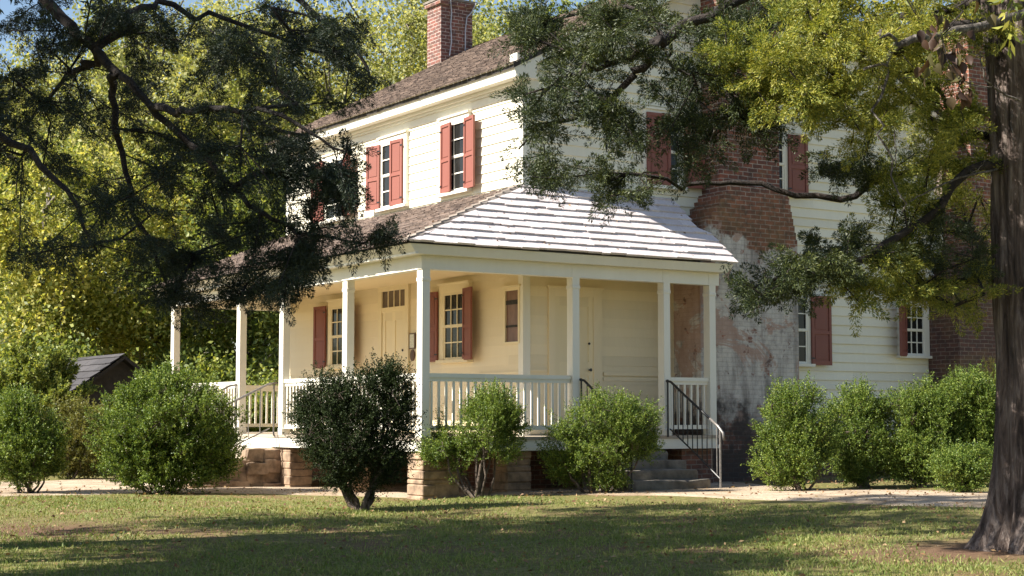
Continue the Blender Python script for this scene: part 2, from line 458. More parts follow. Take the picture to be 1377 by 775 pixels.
def lawn_mat():
    m, nt, b, _ = new_mat('lawn_ground')
    v = objco(nt)
    n = noise(nt, 0.9, 6, 0.65, v); n2 = noise(nt, 14, 5, 0.7, v); n3 = noise(nt, 90, 3, 0.7, v)
    g = ramp(nt, n2, [(0.3, (0.085, 0.095, 0.03)), (0.5, (0.18, 0.17, 0.06)), (0.7, (0.31, 0.26, 0.12))])
    dirt = ramp(nt, n3, [(0.3, (0.15, 0.085, 0.05)), (0.7, (0.26, 0.165, 0.105))])
    col = mix(nt, ramp(nt, n, [(0.5, (0, 0, 0)), (0.62, (0.75, 0.75, 0.75))]), g, dirt)
    # bare reddish needle litter round the cedar trunk and at the left
    def patch(c, rx, soft):
        d = N(nt, 'ShaderNodeVectorMath', operation='DISTANCE'); L(nt, v, d.inputs[0]); d.inputs[1].default_value = tuple(c)
        dd = math_(nt, 'ADD', math_(nt, 'DIVIDE', d.outputs['Value'], rx), math_(nt, 'MULTIPLY', math_(nt, 'SUBTRACT', n2, 0.5), 0.6))
        return ramp(nt, dd, [(0.3, (0.75, 0.75, 0.75)), (1.0, (0, 0, 0))])
    red = ramp(nt, n3, [(0.3, (0.11, 0.058, 0.04)), (0.7, (0.23, 0.135, 0.095))])
    for c, r_ in ((TRUNK, 1.5), (TRUNK + np.array([-0.9, 0.3, 0]), 1.2), (ground_at(90, 716), 1.3), (ground_at(-40, 714), 1.8)):
        col = mix(nt, patch(c, r_, 0.3), col, red)
    L(nt, col, b.inputs['Base Color'])
    b.inputs['Roughness'].default_value = 0.95
    b.inputs['Specular IOR Level'].default_value = 0.1
    bump(nt, b, n3, 0.8, 0.03)
    return m
xs = np.concatenate([np.linspace(-900, -40, 14), np.linspace(-32, 40, 145), np.linspace(50, 1100, 14)])
ys = np.concatenate([np.linspace(-300, -34, 8), np.linspace(-30, 40, 141), np.linspace(50, 1400, 14)])
def lawn_z(X, Y):
    near = np.exp(-((X + 2) ** 2 + (Y + 3) ** 2) / 500.0)
    return gz(X, Y) + 0.025 * vnoise(X, Y, 0.9) * near - 0.0 * X
lawn = grid_sheet('lawn', xs, ys, lawn_z, lawn_mat())
lawn['kind'] = 'structure'
# gravel path: a band in front of the house, given by its ground edge points
EDGE_A = [ground_at(px, py)[:2] for px, py in ((-120, 672), (40, 668), (200, 664), (380, 666), (560, 671), (720, 668), (900, 668), (1060, 674), (1200, 683), (1420, 690))]
EDGE_B = [ground_at(px, py)[:2] for px, py in ((-120, 648), (40, 648), (200, 640), (330, 634), (520, 645), (620, 655), (760, 651), (950, 646), (1100, 656), (1420, 664))]
def path_mesh():
    mb = MB()
    def dense(e):
        e = np.array(e); t = np.linspace(0, len(e) - 1, 130)
        i = np.minimum(t.astype(int), len(e) - 2); f = (t - i)[:, None]
        f = f * f * (3 - 2 * f) * 0.5 + f * 0.5
        return e[i] * (1 - f) + e[i + 1] * f
    A, B = dense(EDGE_A), dense(EDGE_B)
    A = A + 0.10 * np.stack([vnoise(A[:, 0], A[:, 1], 3.1), vnoise(A[:, 0], A[:, 1], 2.7, 3)], -1)
    B = B + 0.12 * np.stack([vnoise(B[:, 0], B[:, 1], 3.1), vnoise(B[:, 0], B[:, 1], 2.7, 3)], -1)
    K = 14
    pts = np.stack([A * (1 - k / K) + B * (k / K) for k in range(K + 1)], 1)
    z = lawn_z(pts[..., 0], pts[..., 1]) + 0.016
    z[:, 0] -= 0.03; z[:, -1] -= 0.03
    v = np.concatenate([pts, z[..., None]], -1)
    n = len(A)
    i = np.arange(n - 1)[:, None] * (K + 1) + np.arange(K)[None, :]
    q = np.stack([i, i + 1, i + K + 2, i + K + 1], -1).reshape(-1, 4)
    return v.reshape(-1, 3), q[:, ::-1], A, B
m, nt, b, _ = new_mat('sandy_gravel')
v_ = objco(nt)
n1 = noise(nt, 70, 4, 0.75, v_); n2 = noise(nt, 1.6, 5, 0.6, v_)
col = ramp(nt, n1, [(0.3, (0.30, 0.22, 0.15)), (0.55, (0.50, 0.40, 0.29)), (0.75, (0.62, 0.53, 0.42))])
col = mix(nt, ramp(nt, n2, [(0.42, (0, 0, 0)), (0.62, (0.75, 0.75, 0.75))]), col, (0.25, 0.175, 0.105))
col = mix(nt, ramp(nt, noise(nt, 9, 6, 0.7, v_), [(0.52, (0, 0, 0)), (0.68, (0.55, 0.55, 0.55))]), col, (0.20, 0.14, 0.09))
L(nt, col, b.inputs['Base Color']); b.inputs['Roughness'].default_value = 0.95
bump(nt, b, n1, 0.7, 0.02)
M['gravel'] = m
pv, pq, PA, PB = path_mesh()
path = np_mesh('gravel_path', pv, pq, M['gravel'])
path['kind'] = 'structure'

# =================================================================== HOUSE
A_, B_ = 2.38, 1.0                # front wall plane X, gable wall plane Y
YE, XE = 9.6, 11.57               # far end of the front, right end of the gable
RX, RZ = 7.0, 8.44                # ridge
EZ = 5.80                         # eave of the main roof
HOUSE = thing('farmhouse', 'two storey cream clapboard farmhouse with red shutters and a wraparound porch', 'house', (A_, B_, -0.88))

def siding(name, org, u, n, u0, u1, z0, z1, expo, mat, clip=None, parent=HOUSE, t=0.024):
    mb = MB(); org, u, n = (np.array(q, float) for q in (org, u, n))
    z = z0; k = 0
    while z < z1 - 0.01:
        e = min(expo * random.uniform(0.96, 1.04), z1 - z)
        a, b2 = u0, u1
        if clip: a, b2 = clip(z + e * 0.5)
        cuts = [a] + sorted(random.uniform(a, b2) for _ in range(1 if b2 - a > 3 else 0)) + [b2]
        for i in range(len(cuts) - 1):
            p, q = cuts[i] + (0.001 if i else 0), cuts[i + 1]
            th = t * random.uniform(0.85, 1.15)
            dz = random.uniform(-0.003, 0.003)
            P = lambda uu, zz, nn: org + u * uu + np.array([0, 0, zz]) + n * nn
            bl, br_ = P(p, z + dz, th), P(q, z + dz + random.uniform(-.003, .003), th)
            tl, tr = P(p, z + e + 0.01, 0.004), P(q, z + e + 0.01, 0.004)
            il, ir = P(p, z + dz, 0.0), P(q, z + dz, 0.0)
            i0 = len(mb.v)
            mb.v += [tuple(x) for x in (bl, br_, tr, tl, il, ir)]
            mb.f += [(i0, i0 + 1, i0 + 2, i0 + 3), (i0 + 4, i0 + 5, i0 + 1, i0)]; mb.m += [0, 0]
        z += e; k += 1
    return mb.build(name, mat, parent)
def gclip(z):
    if z < EZ - 0.1: return (A_ + 0.02, XE - 0.02)
    s = (z - EZ + 0.19) * (RX - 2.03) / (RZ - EZ)
    return (2.03 + s + 0.02, 14.0 - 2.03 - s - 0.02) if s < 4.8 else (RX - 0.1, RX + 0.1)
# core box keeps the light out
mb = MB(); mb.box(A_ + 0.03, XE - 0.03, B_ + 0.03, YE - 0.03, -0.2, 5.7)
mb.prism([(A_ + 0.05, B_ + 0.03, 5.7), (XE - 0.05, B_ + 0.03, 5.7), (RX, B_ + 0.03, RZ - 0.2)], (0, YE - B_ - 0.06, 0))
mb.build('wall', M['siding'], HOUSE)
siding('wall', (A_, 0, 0), (0, -1, 0), (-1, 0, 0), -YE, -B_, 3.80, 5.55, 0.152, M['siding'], t=0.024)
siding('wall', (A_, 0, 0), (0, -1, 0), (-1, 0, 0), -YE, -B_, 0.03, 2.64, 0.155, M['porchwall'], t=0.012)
siding('wall', (0, B_, 0), (1, 0, 0), (0, -1, 0), A_ + .02, XE - .02, 2.66, 8.25, 0.166, M['siding'], gclip, t=0.029)
siding('wall', (0, B_, 0), (1, 0, 0), (0, -1, 0), 7.40, XE - .02, -0.22, 2.66, 0.166, M['siding'], t=0.029)
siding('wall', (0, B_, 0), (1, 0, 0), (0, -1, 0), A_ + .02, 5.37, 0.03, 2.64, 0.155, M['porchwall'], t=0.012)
siding('wall', (0, YE, 0), (-1, 0, 0), (0, 1, 0), -XE, -A_, -0.2, 8.25, 0.166, M['siding'], lambda z: tuple(-q for q in gclip(z)[::-1]))
mb = MB(); mb.box(A_ + 0.05, XE - 0.02, B_ + 0.04, YE - 0.02, -0.95, -0.2)
mb.build('foundation', M['found'], HOUSE)
# corner boards
for (x0, x1, y0, y1, z0, z1) in ((A_ - 0.035, A_ + 0.10, B_ - 0.035, B_ + 0.10, 0.0, 2.63), (A_ - 0.035, A_ + 0.10, B_ - 0.035, B_ + 0.10, 3.9, 5.53),
                                 (XE - 0.11, XE + 0.03, B_ - 0.035, B_ + 0.10, -0.2, 5.55), (A_ - 0.035, A_ + 0.12, YE - 0.10, YE + 0.035, 0.0, 2.63),
                                 (A_ - 0.035, A_ + 0.10, YE - 0.10, YE + 0.035, 3.9, 5.53)):
    mb = MB(); mb.box(x0, x1, y0, y1, z0, z1); mb.build('corner_board', M['trim'], HOUSE)
# downpipe wire at the right corner
mb = MB(); mb.tube([(XE + 0.05, B_ - 0.06, -0.5), (XE + 0.05, B_ - 0.06, 2.5), (XE + 0.04, B_ - 0.06, 5.4)], 0.013); mb.build('conduit', M['trim'], HOUSE)

def shingle_rows(name, eave, u, s, nrm, slope_len, umin, umax, expo, wlo, whi, th, mat, parent=HOUSE, jit=0.012, even=False):
    eave, u, s, nrm = (np.array(q, float) for q in (eave, u, s, nrm))
    rows = int(math.ceil(slope_len / expo)); V, Q = [], []
    for r in range(rows):
        s0 = r * expo; s1 = min(s0 + expo * 1.12, slope_len)
        a0, b0, a1, b1 = umin(s0), umax(s0), umin(s1), umax(s1)
        if b0 - a0 < 0.02: break
        x = a0 - random.uniform(0, wlo)
        while x < b0:
            w = random.uniform(wlo, whi)
            g = 0.0012 if even else 0.004
            xa, xb = max(x + g, a0), min(x + w - g, b0)
            ta, tb = max(x + g, a1), min(x + w - g, b1)
            x += w
            if xb - xa < 0.012: continue
            if tb - ta < 0.004: ta = tb = min(max((xa + xb) / 2, a1), max(a1, b1)); tb = ta + 0.004
            j = random.uniform(-jit, jit); t2 = th * (random.uniform(0.8, 1.25) if even else random.uniform(0.75, 1.3)); sk = random.uniform(-jit, jit) * 0.5
            P = lambda uu, ss, nn: eave + u * uu + s * ss + nrm * nn
            i = len(V)
            V += [P(xa, s0 + j, 0.003), P(xb, s0 + j + sk, 0.003), P(xb, s0 + j + sk, t2), P(xa, s0 + j, t2), P(tb, s1, 0.006), P(ta, s1, 0.006), P(tb, s1, 0.002), P(ta, s1, 0.002)]
            Q += [(i, i + 1, i + 2, i + 3), (i + 3, i + 2, i + 4, i + 5), (i, i + 3, i + 5, i + 7), (i + 1, i + 6, i + 4, i + 2)]
    return np_mesh(name, np.array(V), np.array(Q), mat, parent, True)
# ---- main roof
def slope(d):
    d = np.array(d, float); l = np.linalg.norm(d); return d / l, l
s_, sl_ = slope((RX - 2.03, 0, RZ - EZ))
n_ = np.array([-s_[2], 0, s_[0]])
RY0, RY1 = 0.74, YE + 0.28
mb = MB()
e0, r0, e1 = (2.03, RY0, EZ - 0.02), (RX, RY0, RZ - 0.02), (14 - 2.03, RY0, EZ - 0.02)
mb.prism([e0, r0, e1, (e1[0], RY0, EZ - 0.09), (RX, RY0, RZ - 0.10), (2.03, RY0, EZ - 0.09)], (0, RY1 - RY0, 0))
ROOF = mb.build('roof', M['darkwood'], HOUSE)
# sagging ridge is left out: straight courses with uneven shingles
shingle_rows('shingle_covering', (2.03 - 0.05, RY1 + .03, EZ - 0.035), (0, -1, 0), s_, n_, sl_ + 0.08, lambda s: 0, lambda s: RY1 - RY0 + 0.06, 0.155, 0.09, 0.19, 0.024, M['shingle'], ROOF)
s2 = np.array([-s_[0], 0, s_[2]]); n2_ = np.array([s_[2], 0, s_[0]])
shingle_rows('shingle_covering', (14 - 2.03 + 0.05, RY0 - .03, EZ - 0.035), (0, 1, 0), s2, n2_, sl_ + 0.08, lambda s: 0, lambda s: RY1 - RY0 + 0.06, 0.2, 0.14, 0.3, 0.022, M['shingle'], ROOF)
# ---- main cornice
mb = MB()
mb.hexa([(2.05, RY0 + .02, 5.72), (2.09, RY0 + .02, 5.60), (2.09, YE + .25, 5.60), (2.05, YE + .25, 5.72), (2.02, RY0 + .02, 5.795), (2.3, RY0 + .02, 5.795), (2.3, YE + .25, 5.795), (2.02, YE + .25, 5.795)])
cn = mb.build('cornice', M['trim'], HOUSE)
mb = MB(); mb.box(2.085, A_ - 0.002, RY0 + .03, YE + .24, 5.585, 5.70); mb.box(A_ - 0.13, A_ - 0.001, B_ - 0.02, YE + .02, 5.535, 5.583); mb.box(A_ - 0.075, A_ - 0.001, B_ - 0.02, YE + .02, 5.49, 5.533)
mb.box(A_ - 0.04, A_ - 0.001, B_ - 0.03, YE + .02, 5.36, 5.488)
mb.box(2.10, A_ + 0.1, RY0 + .018, B_ - 0.03, 5.588, 5.96)
mb.build('cornice', M['trim'], HOUSE)
mb = MB()                                             # rake boards on the gable
for sgn in (-1, 1):
    X = lambda x: RX + sgn * (x - RX)
    mb.hexa([(X(2.12), RY0 + .03, EZ - 0.14), (X(2.12), RY0 + .07, EZ - 0.14), (X(RX), RY0 + .07, RZ - 0.28), (X(RX), RY0 + .03, RZ - 0.28),
             (X(2.12), RY0 + .03, EZ - 0.045), (X(2.12), RY0 + .07, EZ - 0.045), (X(RX), RY0 + .07, RZ - 0.12), (X(RX), RY0 + .03, RZ - 0.12)])
mb.build('rake_board', M['trim'], HOUSE)

# ---- windows, shutters, doors. plane 'F' = front wall (u = Y, out = -X), plane 'G' = gable wall (u = X, out = -Y)
class Plane:
    def __init__(s, kind): s.k = kind
    def P(s, u, o, z):
        return (A_ - o, u, z) if s.k == 'F' else (u, B_ - o, z)
    def box(s, mb, u0, u1, o0, o1, z0, z1, mi=0):
        if s.k == 'F': mb.box(A_ - o1, A_ - o0, u0, u1, z0, z1, mi)
        else: mb.box(u0, u1, B_ - o1, B_ - o0, z0, z1, mi)
    def turned(s, mb, hinge_u, w0, w1, o0, o1, z0, z1, ang, sgn):
        """box along the direction turned by ang out of the wall from the hinge; sgn = direction along u"""
        ca, sa = math.cos(ang), math.sin(ang)
        pts = []
        for z in (z0, z1):
            for (w, o) in ((w0, o0), (w1, o0), (w1, o1), (w0, o1)):
                pts.append(s.P(hinge_u + sgn * (w * ca - o * sa), 0.078 + w * sa + o * ca, z))
        mb.hexa(pts)
FR, GA = Plane('F'), Plane('G')
def window(pl, u0, u1, z0, z1, cols, rows, trim=0.10, cap=True, mat=None, depth=0.075):
    F = .036; mb = MB(); tr = M['trim'] if mat is None else mat
    for (a, b2, c, d) in ((u0 - trim, u0, z0, z1), (u1, u1 + trim, z0, z1), (u0 - trim, u1 + trim, z1, z1 + trim)): pl.box(mb, a, b2, 0.0, depth, c, d)
    if cap: pl.box(mb, u0 - trim - 0.02, u1 + trim + 0.02, 0.0, depth + 0.03, z1 + trim, z1 + trim + 0.03)
    pl.box(mb, u0 - trim - 0.03, u1 + trim + 0.03, 0.0, depth + 0.05, z0 - 0.05, z0)
    win = mb.build('window', tr, HOUSE)
    mb = MB()
    zm = (z0 + z1) / 2; st = 0.04
    for lo, hi, off in ((z0, zm + 0.015, F), (zm - 0.015, z1, F + 0.009)):
        pl.box(mb, u0, u0 + st, 0.012 + off, 0.030 + off, lo, hi); pl.box(mb, u1 - st, u1, 0.012 + off, 0.030 + off, lo, hi)
        pl.box(mb, u0 + st, u1 - st, 0.012 + off, 0.030 + off, lo, lo + st); pl.box(mb, u0 + st, u1 - st, 0.012 + off, 0.030 + off, hi - st, hi)
        for c in range(1, cols):
            x = u0 + st + (u1 - u0 - 2 * st) * c / cols
            pl.box(mb, x - 0.01, x + 0.01, 0.014 + off, 0.028 + off, lo + st, hi - st)
        h = hi - lo - 2 * st
        for r in range(1, rows):
            zz = lo + st + h * r / rows
            pl.box(mb, u0 + st, u1 - st, 0.0145 + off, 0.0275 + off, zz - 0.01, zz + 0.01)
    mb.build('sash', tr, win)
    mb = MB(); pl.box(mb, u0 + 0.002, u1 - 0.002, 0.001, F + 0.0135, z0 + 0.002, z1 - 0.002)
    mb.build('pane', M['glass'], win)
    return win
def shutter(pl, hinge, sgn, w, z0, z1, ang=0.06):
    mb = MB(); t = 0.022; st = 0.055
    T = lambda a, b2, o0, o1, c, d: pl.turned(mb, hinge, a, b2, o0, o1, c, d, ang, sgn)
    T(0, st, 0, t + .012, z0, z1); T(w - st, w, 0, t + .012, z0, z1)
    zm = z0 + (z1 - z0) * 0.47
    for a, b2 in ((z0, z0 + st * 1.4), (zm - st / 2, zm + st / 2), (z1 - st, z1)): T(st, w - st, 0.0, t + .010, a, b2)
    T(st, w - st, 0.006, 0.016, z0 + st * 1.4, zm - st / 2); T(st, w - st, 0.006, 0.016, zm + st / 2, z1 - st)
    for a, b2 in ((z0 + st * 1.4, zm - st / 2), (zm + st / 2, z1 - st)):
        T(st + .025, w - st - .025, 0.016, 0.024, a + .03, b2 - .03)
    o = mb.build('shutter', M['red'], HOUSE)
    for zz in (z0 + 0.12, z1 - 0.12):
        mb = MB(); T(-0.02, 0.05, t + .012, t + .02, zz - .012, zz + .012); mb.build('hinge', M['iron'], o)
    return o
window(FR, 2.64, 3.40, 4.05, 5.22, 2, 2)
shutter(FR, 3.40, -1, 0.385, 4.05, 5.22, 0.10); shutter(FR, 2.64, -1, 0.40, 4.04, 5.23, 0.13)
window(FR, 4.74, 5.56, 4.03, 5.20, 2, 2)
shutter(FR, 4.74, 1, 0.39, 4.03, 5.20, 0.08); shutter(FR, 5.58, 1, 0.39, 4.03, 5.20, 0.16)
window(FR, 7.02, 7.82, 4.03, 5.18, 2, 2)
shutter(FR, 7.00, -1, 0.42, 4.03, 5.20, 0.2); shutter(FR, 7.84, 1, 0.42, 4.03, 5.20, 0.12)
window(FR, 2.66, 3.34, 1.24, 2.36, 3, 2, mat=M['door'], trim=0.14)
shutter(FR, 2.66, -1, 0.42, 1.22, 2.40, 0.22); shutter(FR, 3.50, 1, 0.42, 1.22, 2.40, 0.15)
window(FR, 6.80, 7.52, 1.24, 2.36, 3, 2, mat=M['door'], trim=0.12)
shutter(FR, 6.76, -1, 0.38, 1.22, 2.40, 0.25); shutter(FR, 7.70, 1, 0.40, 1.22, 2.40, 0.12)
window(GA, 4.80, 5.46, 4.12, 5.28, 2, 2)
shutter(GA, 4.76, 1, 0.47, 4.12, 5.32, 0.05); shutter(GA, 5.55, 1, 0.40, 4.12, 5.30, 0.1)
window(GA, 7.18, 7.80, 4.18, 5.22, 2, 2)
shutter(GA, 7.88, 1, 0.42, 4.16, 5.24, 0.1)
window(GA, 7.62, 8.30, 1.22, 2.40, 2, 2)
shutter(GA, 8.37, 1, 0.44, 1.20, 2.42, 0.08)
window(GA, 10.70, 11.22, 1.42, 2.36, 3, 2, trim=0.13)
shutter(GA, 10.72, -1, 0.36, 1.40, 2.40, 0.45)
# front door with four-light transom
mb = MB()
for a, b2, c, d, o in ((4.58, 4.71, 0.03, 2.53, .05), (5.56, 5.69, 0.03, 2.53, .05), (4.58, 5.69, 2.53, 2.62, .055), (4.71, 5.56, 2.15, 2.24, .045), (4.55, 5.72, 2.62, 2.645, .08)): FR.box(mb, a, b2, 0, o, c, d)
for k in range(1, 4): FR.box(mb, 4.71 + .85 * k / 4 - .012, 4.71 + .85 * k / 4 + .012, 0.0, .032, 2.24, 2.53)
FRDOOR = mb.build('door_frame', M['door'], HOUSE)
mb = MB(); FR.box(mb, 4.711, 5.559, 0.0, .020, 2.241, 2.529); mb.build('transom_pane', M['transom'], FRDOOR)
def paneldoor(pl, u0, u1, z0, z1, mat, knob_u):
    mb = MB(); pl.box(mb, u0, u1, 0, .016, z0, z1)
    w = u1 - u0
    for a, b2 in ((0, .12), (.44, .56), (.88, 1.0)): pl.box(mb, u0 + a * w, u0 + b2 * w, .016, .030, z0, z1)
    for a, b2 in ((0, .1), (.42, .52), (.93, 1.0)):
        for c, d in ((.12, .44), (.56, .88)): pl.box(mb, u0 + c * w, u0 + d * w, .016, .029, z0 + a * (z1 - z0), z0 + b2 * (z1 - z0))
    o = mb.build('door', mat, HOUSE)
    mb = MB(); q = pl.P(knob_u, .03, z0 + 1.0); q2 = pl.P(knob_u, .085, z0 + 1.0)
    mb.tube([q, q2], [.012, .026], 8); mb.build('knob', M['iron'], o)
    mb = MB(); q = pl.P(knob_u, .03, z0 + 1.42); q2 = pl.P(knob_u, .045, z0 + 1.42)
    mb.tube([q, q2], [.02, .02], 8); mb.build('lock', M['iron'], o)
    return o
paneldoor(FR, 4.72, 5.55, 0.04, 2.15, M['door'], 4.8)
mb = MB()
for a, b2, c, d, o in ((2.83, 2.95, 0.03, 2.33, .045), (3.69, 3.86, 0.03, 2.33, .045), (2.95, 3.69, 2.20, 2.33, .045), (2.80, 3.89, 2.33, 2.36, .07)): GA.box(mb, a, b2, 0, o, c, d)
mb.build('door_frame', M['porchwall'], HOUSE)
paneldoor(GA, 2.951, 3.689, 0.04, 2.20, M['door'], 3.61)
# chair rails, inset plank panel
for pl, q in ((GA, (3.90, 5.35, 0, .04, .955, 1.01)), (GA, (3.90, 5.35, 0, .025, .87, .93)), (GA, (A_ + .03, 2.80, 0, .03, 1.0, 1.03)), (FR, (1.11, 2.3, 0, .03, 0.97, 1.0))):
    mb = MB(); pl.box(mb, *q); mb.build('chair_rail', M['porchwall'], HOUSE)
mb = MB()
for a, b2, c, d in ((1.47, 1.53, 1.44, 2.33), (1.05, 1.10, 1.44, 2.33), (1.10, 1.47, 2.28, 2.33), (1.10, 1.47, 1.44, 1.47)): FR.box(mb, a, b2, 0, .045, c, d)
FR.box(mb, 1.03, 1.55, 0, .06, 2.33, 2.36)
PF = mb.build('panel_frame', M['door'], HOUSE)
mb = MB(); FR.box(mb, 1.10, 1.47, 0, .016, 1.47, 2.28); mb.build('plank_panel', M['planks'], PF)
for q in ((1.70, 1.735), (2.06, 2.13)):
    mb = MB(); FR.box(mb, 1.10, 1.47, .016, .026, *q); mb.build('batten', M['darkwood'], PF)
# framed notice and oval plaque hang on the wall
mb = MB(); FR.box(mb, 4.375, 4.565, .013, .035, 1.47, 1.745); nf = mb.build('framed_notice', M['plaque']); 
mb = MB(); FR.box(mb, 4.395, 4.545, .035, .038, 1.49, 1.725); mb.build('notice_sheet', M['paper'], nf)
tag(nf, 'small framed paper notice on the porch wall beside the front door', 'notice')
mb = MB(); cx, cz = 4.47, 1.36
mb.prism([FR.P(cx + .07 * math.cos(a), .013, cz + .10 * math.sin(a)) for a in np.linspace(0, 2 * math.pi, 20, endpoint=False)], (-.02, 0, 0))
tag(mb.build('oval_plaque', M['plaque']), 'dark brown oval plaque on the porch wall below the framed notice', 'plaque')

# ---- exterior chimneys
def stepped(x0, x1, x2, x3, zb, zs, zt, ztop):     # outline of base, stepped shoulders and shaft
    pts = [(x0, zb), (x3, zb)]
    K = 7
    pts.append((x3, zs))
    for k in range(1, K + 1):
        x = x3 + (x2 - x3) * k / K; z = zs + (zt - zs) * k / K
        pts += [(x, pts[-1][1]), (x, z)] if k < K else [(x2, pts[-1][1])]
    pts.append((x2, ztop)); pts.append((x1, ztop))
    left = []
    for k in range(1, K + 1):
        x = x0 + (x1 - x0) * k / K; z = zs + (zt - zs) * k / K
        left += [(x, left[-1][1] if left else zs), (x, z)] if k < K else [(x1, left[-1][1])]
    return pts + left[::-1] + [(x0, zs)]
mb = MB()
base = stepped(5.36, 5.98, 7.30, 7.50, -0.95, 3.30, 4.12, 4.13)
mb.prism([(x, 0.30, z) for x, z in base], (0, 0.72, 0))
CH = mb.build('chimney', M['chimney'], HOUSE)
mb = MB(); mb.box(5.985, 7.295, 0.50, 1.02, 4.13, 9.7); mb.box(5.93, 7.35, 0.45, 1.3, 9.7, 9.9)
mb.build('chimney_shaft', M['brick'], CH)
CHF = MB(); CHF.box(6.02, 6.82, YE + .16, YE + .75, -0.9, 9.22); CHF.box(5.97, 6.87, YE + .11, YE + .80, 9.22, 9.31)
CHF = CHF.build('chimney', M['brickfar'], HOUSE)
mb = MB(); mb.prism([(5.95, YE + .09, 9.31), (6.89, YE + .09, 9.31), (6.89, YE + .82, 9.31), (5.95, YE + .82, 9.31)], (0, 0, 0.05)); mb.build('chimney_cap', M['stonegrey'], CHF)
for pts in (((6.2, 9.37), (6.27, 9.05), (6.25, 8.8), (6.27, 8.4), (6.22, 8.1)), ((6.86, 9.33), (6.78, 9.12), (6.66, 9.0), (6.62, 8.7), (6.62, 8.2))):
    mb = MB(); mb.tube([(x, YE + (.13 if z < 9.2 else .07), z) for x, z in pts], 0.014, 5); mb.build('cable', M['cable'], CHF)
# rear wing with its own exterior chimney
mb = MB(); mb.box(11.75, 17.0, 1.75, 7.0, -0.9, 3.6)
mb.prism([(11.75, 1.76, 3.6), (17.0, 1.76, 3.6), (14.35, 1.76, 5.4)], (0, 5.2, 0)); mb.build('rear_wing_wall', M['siding'], HOUSE)
siding('wall', (0, 1.75, 0), (1, 0, 0), (0, -1, 0), 11.76, 17.0, -.25, 3.6, .166, M['siding'])
mb = MB(); mb.prism([(11.4, 1.5, 3.42), (14.35, 1.5, 5.52), (17.35, 1.5, 3.42), (17.35, 1.5, 3.34), (14.35, 1.5, 5.42), (11.4, 1.5, 3.34)], (0, 5.7, 0)); mb.build('rear_wing_roof', M['shingle'], HOUSE)
mb = MB()
base = stepped(11.36, 11.78, 12.7, 13.2, -0.95, 2.7, 3.5, 3.52)
mb.prism([(x, 0.22, z) for x, z in base], (0, 0.75, 0))
mb.prism([(x, 0.97, z) for x, z in [(11.62, -.95), (13.2, -.95), (13.2, 2.7), (11.62, 2.7)]], (0, 0.78, 0))
CR = mb.build('chimney', M['brickdark'], HOUSE)
mb = MB(); mb.box(11.79, 12.69, 0.24, 0.95, 3.52, 7.6); mb.box(11.74, 12.74, 0.2, 1.0, 7.6, 7.75); mb.build('chimney_shaft', M['brick'], CR)

# ---- porch
OX, OY = 0.42, 0.30
PZ, TZ = 2.76, 3.92
XR = 5.62
mb = MB()
fl = [(-.07, -.07), (5.42, -.07), (5.42, .29), (5.355, .29), (5.355, B_), (A_, B_), (A_, YE), (-.07, YE)]
mb.prism([(x, y, -0.045) for x, y in fl], (0, 0, 0.045))
mb.build('porch_floor', M['floor'], HOUSE)
mb = MB()
for (x0, x1, y0, y1) in ((-.055, -.02, -.055, YE), (-.02, 5.40, -.055, -.02), (-.02, A_, YE - .05, YE - .01)): mb.box(x0, x1, y0, y1, -0.205, -0.047)
mb.box(-.075, 5.43, -.085, -.056, -.205, -.15)
mb.build('porch_fascia', M['trim'], HOUSE)
mb = MB(); mb.box(-.018, A_ - .002, -.018, YE - .02, 2.615, 2.645); mb.box(A_ + .002, 5.40, -.018, B_ - .002, 2.615, 2.645)
mb.build('porch_ceiling', M['ceiling'], HOUSE)
mb = MB()
mb.box(-.075, .075, -.075, YE + .02, 2.40, 2.60); mb.box(.075, 5.44, -.075, .075, 2.40, 2.60); mb.box(.075, A_, YE - .13, YE + .018, 2.40, 2.60)
for x in (2.56, 4.30, 5.235): mb.box(x - .012, x + .012, -.080, -.074, 2.40, 2.60)
mb.build('porch_beam', M['trim'], HOUSE)
mb = MB()                                              # boxed eave: sloping crown over a flat soffit
def crown(p0, p1, out):                                # p0->p1 along the eave at the post line
    p0, p1, out = np.array(p0, float), np.array(p1, float), np.array(out, float)
    return
fo, fi = 0.30, 0.24
mb.hexa([(-fi, -.22, 2.60), (-.0, -.22, 2.60), (-.0, YE + .2, 2.60), (-fi, YE + .2, 2.60), (-OX + .05, -.27, 2.735), (0, -.27, 2.735), (0, YE + .25, 2.735), (-OX + .05, YE + .25, 2.735)])
mb.hexa([(0, -.218, 2.601), (5.50, -.218, 2.601), (5.50, 0, 2.601), (0, 0, 2.601), (0, -.268, 2.734), (XR - .03, -.268, 2.734), (XR - .03, 0, 2.734), (0, 0, 2.734)])
mb.box(-fi - .025, -fi + .02, -.235, YE + .2, 2.595, 2.632)
mb.build('porch_cornice', M['trim'], HOUSE)
# roof slabs
hipT = (A_, B_, TZ)
mb = MB()
mb.prism([(-OX + .02, -OY + .02, PZ - .006), hipT, (A_, YE + .25, TZ), (-OX + .02, YE + .25, PZ - .006)], (0, 0, -.018))
gz_ = lambda y: PZ + (TZ - PZ) * (y + OY) / (B_ + OY) - .006
mb.prism([(-OX + .02, -OY + .02, PZ - .007), (XR - .02, -OY + .02, gz_(-OY + .02)), (XR - .14, .29, gz_(.29)), (5.35, .29, gz_(.29)), (5.35, B_, TZ - .01), hipT], (0, 0, -.018))
PR = mb.build('porch_roof', M['darkwood'], HOUSE)
s_, sl_ = slope((A_ + OX, 0, TZ - PZ)); n_ = np.array([-s_[2], 0, s_[0]])
LEN = YE + .25 + OY
shingle_rows('shingle_covering', (-OX - .03, YE + .27, PZ - .012), (0, -1, 0), s_, n_, sl_ + .02, lambda s: 0, lambda s: LEN + .02 - (s / sl_) * (B_ + OY), 0.135, 0.08, 0.18, 0.022, M['shingle'], PR)
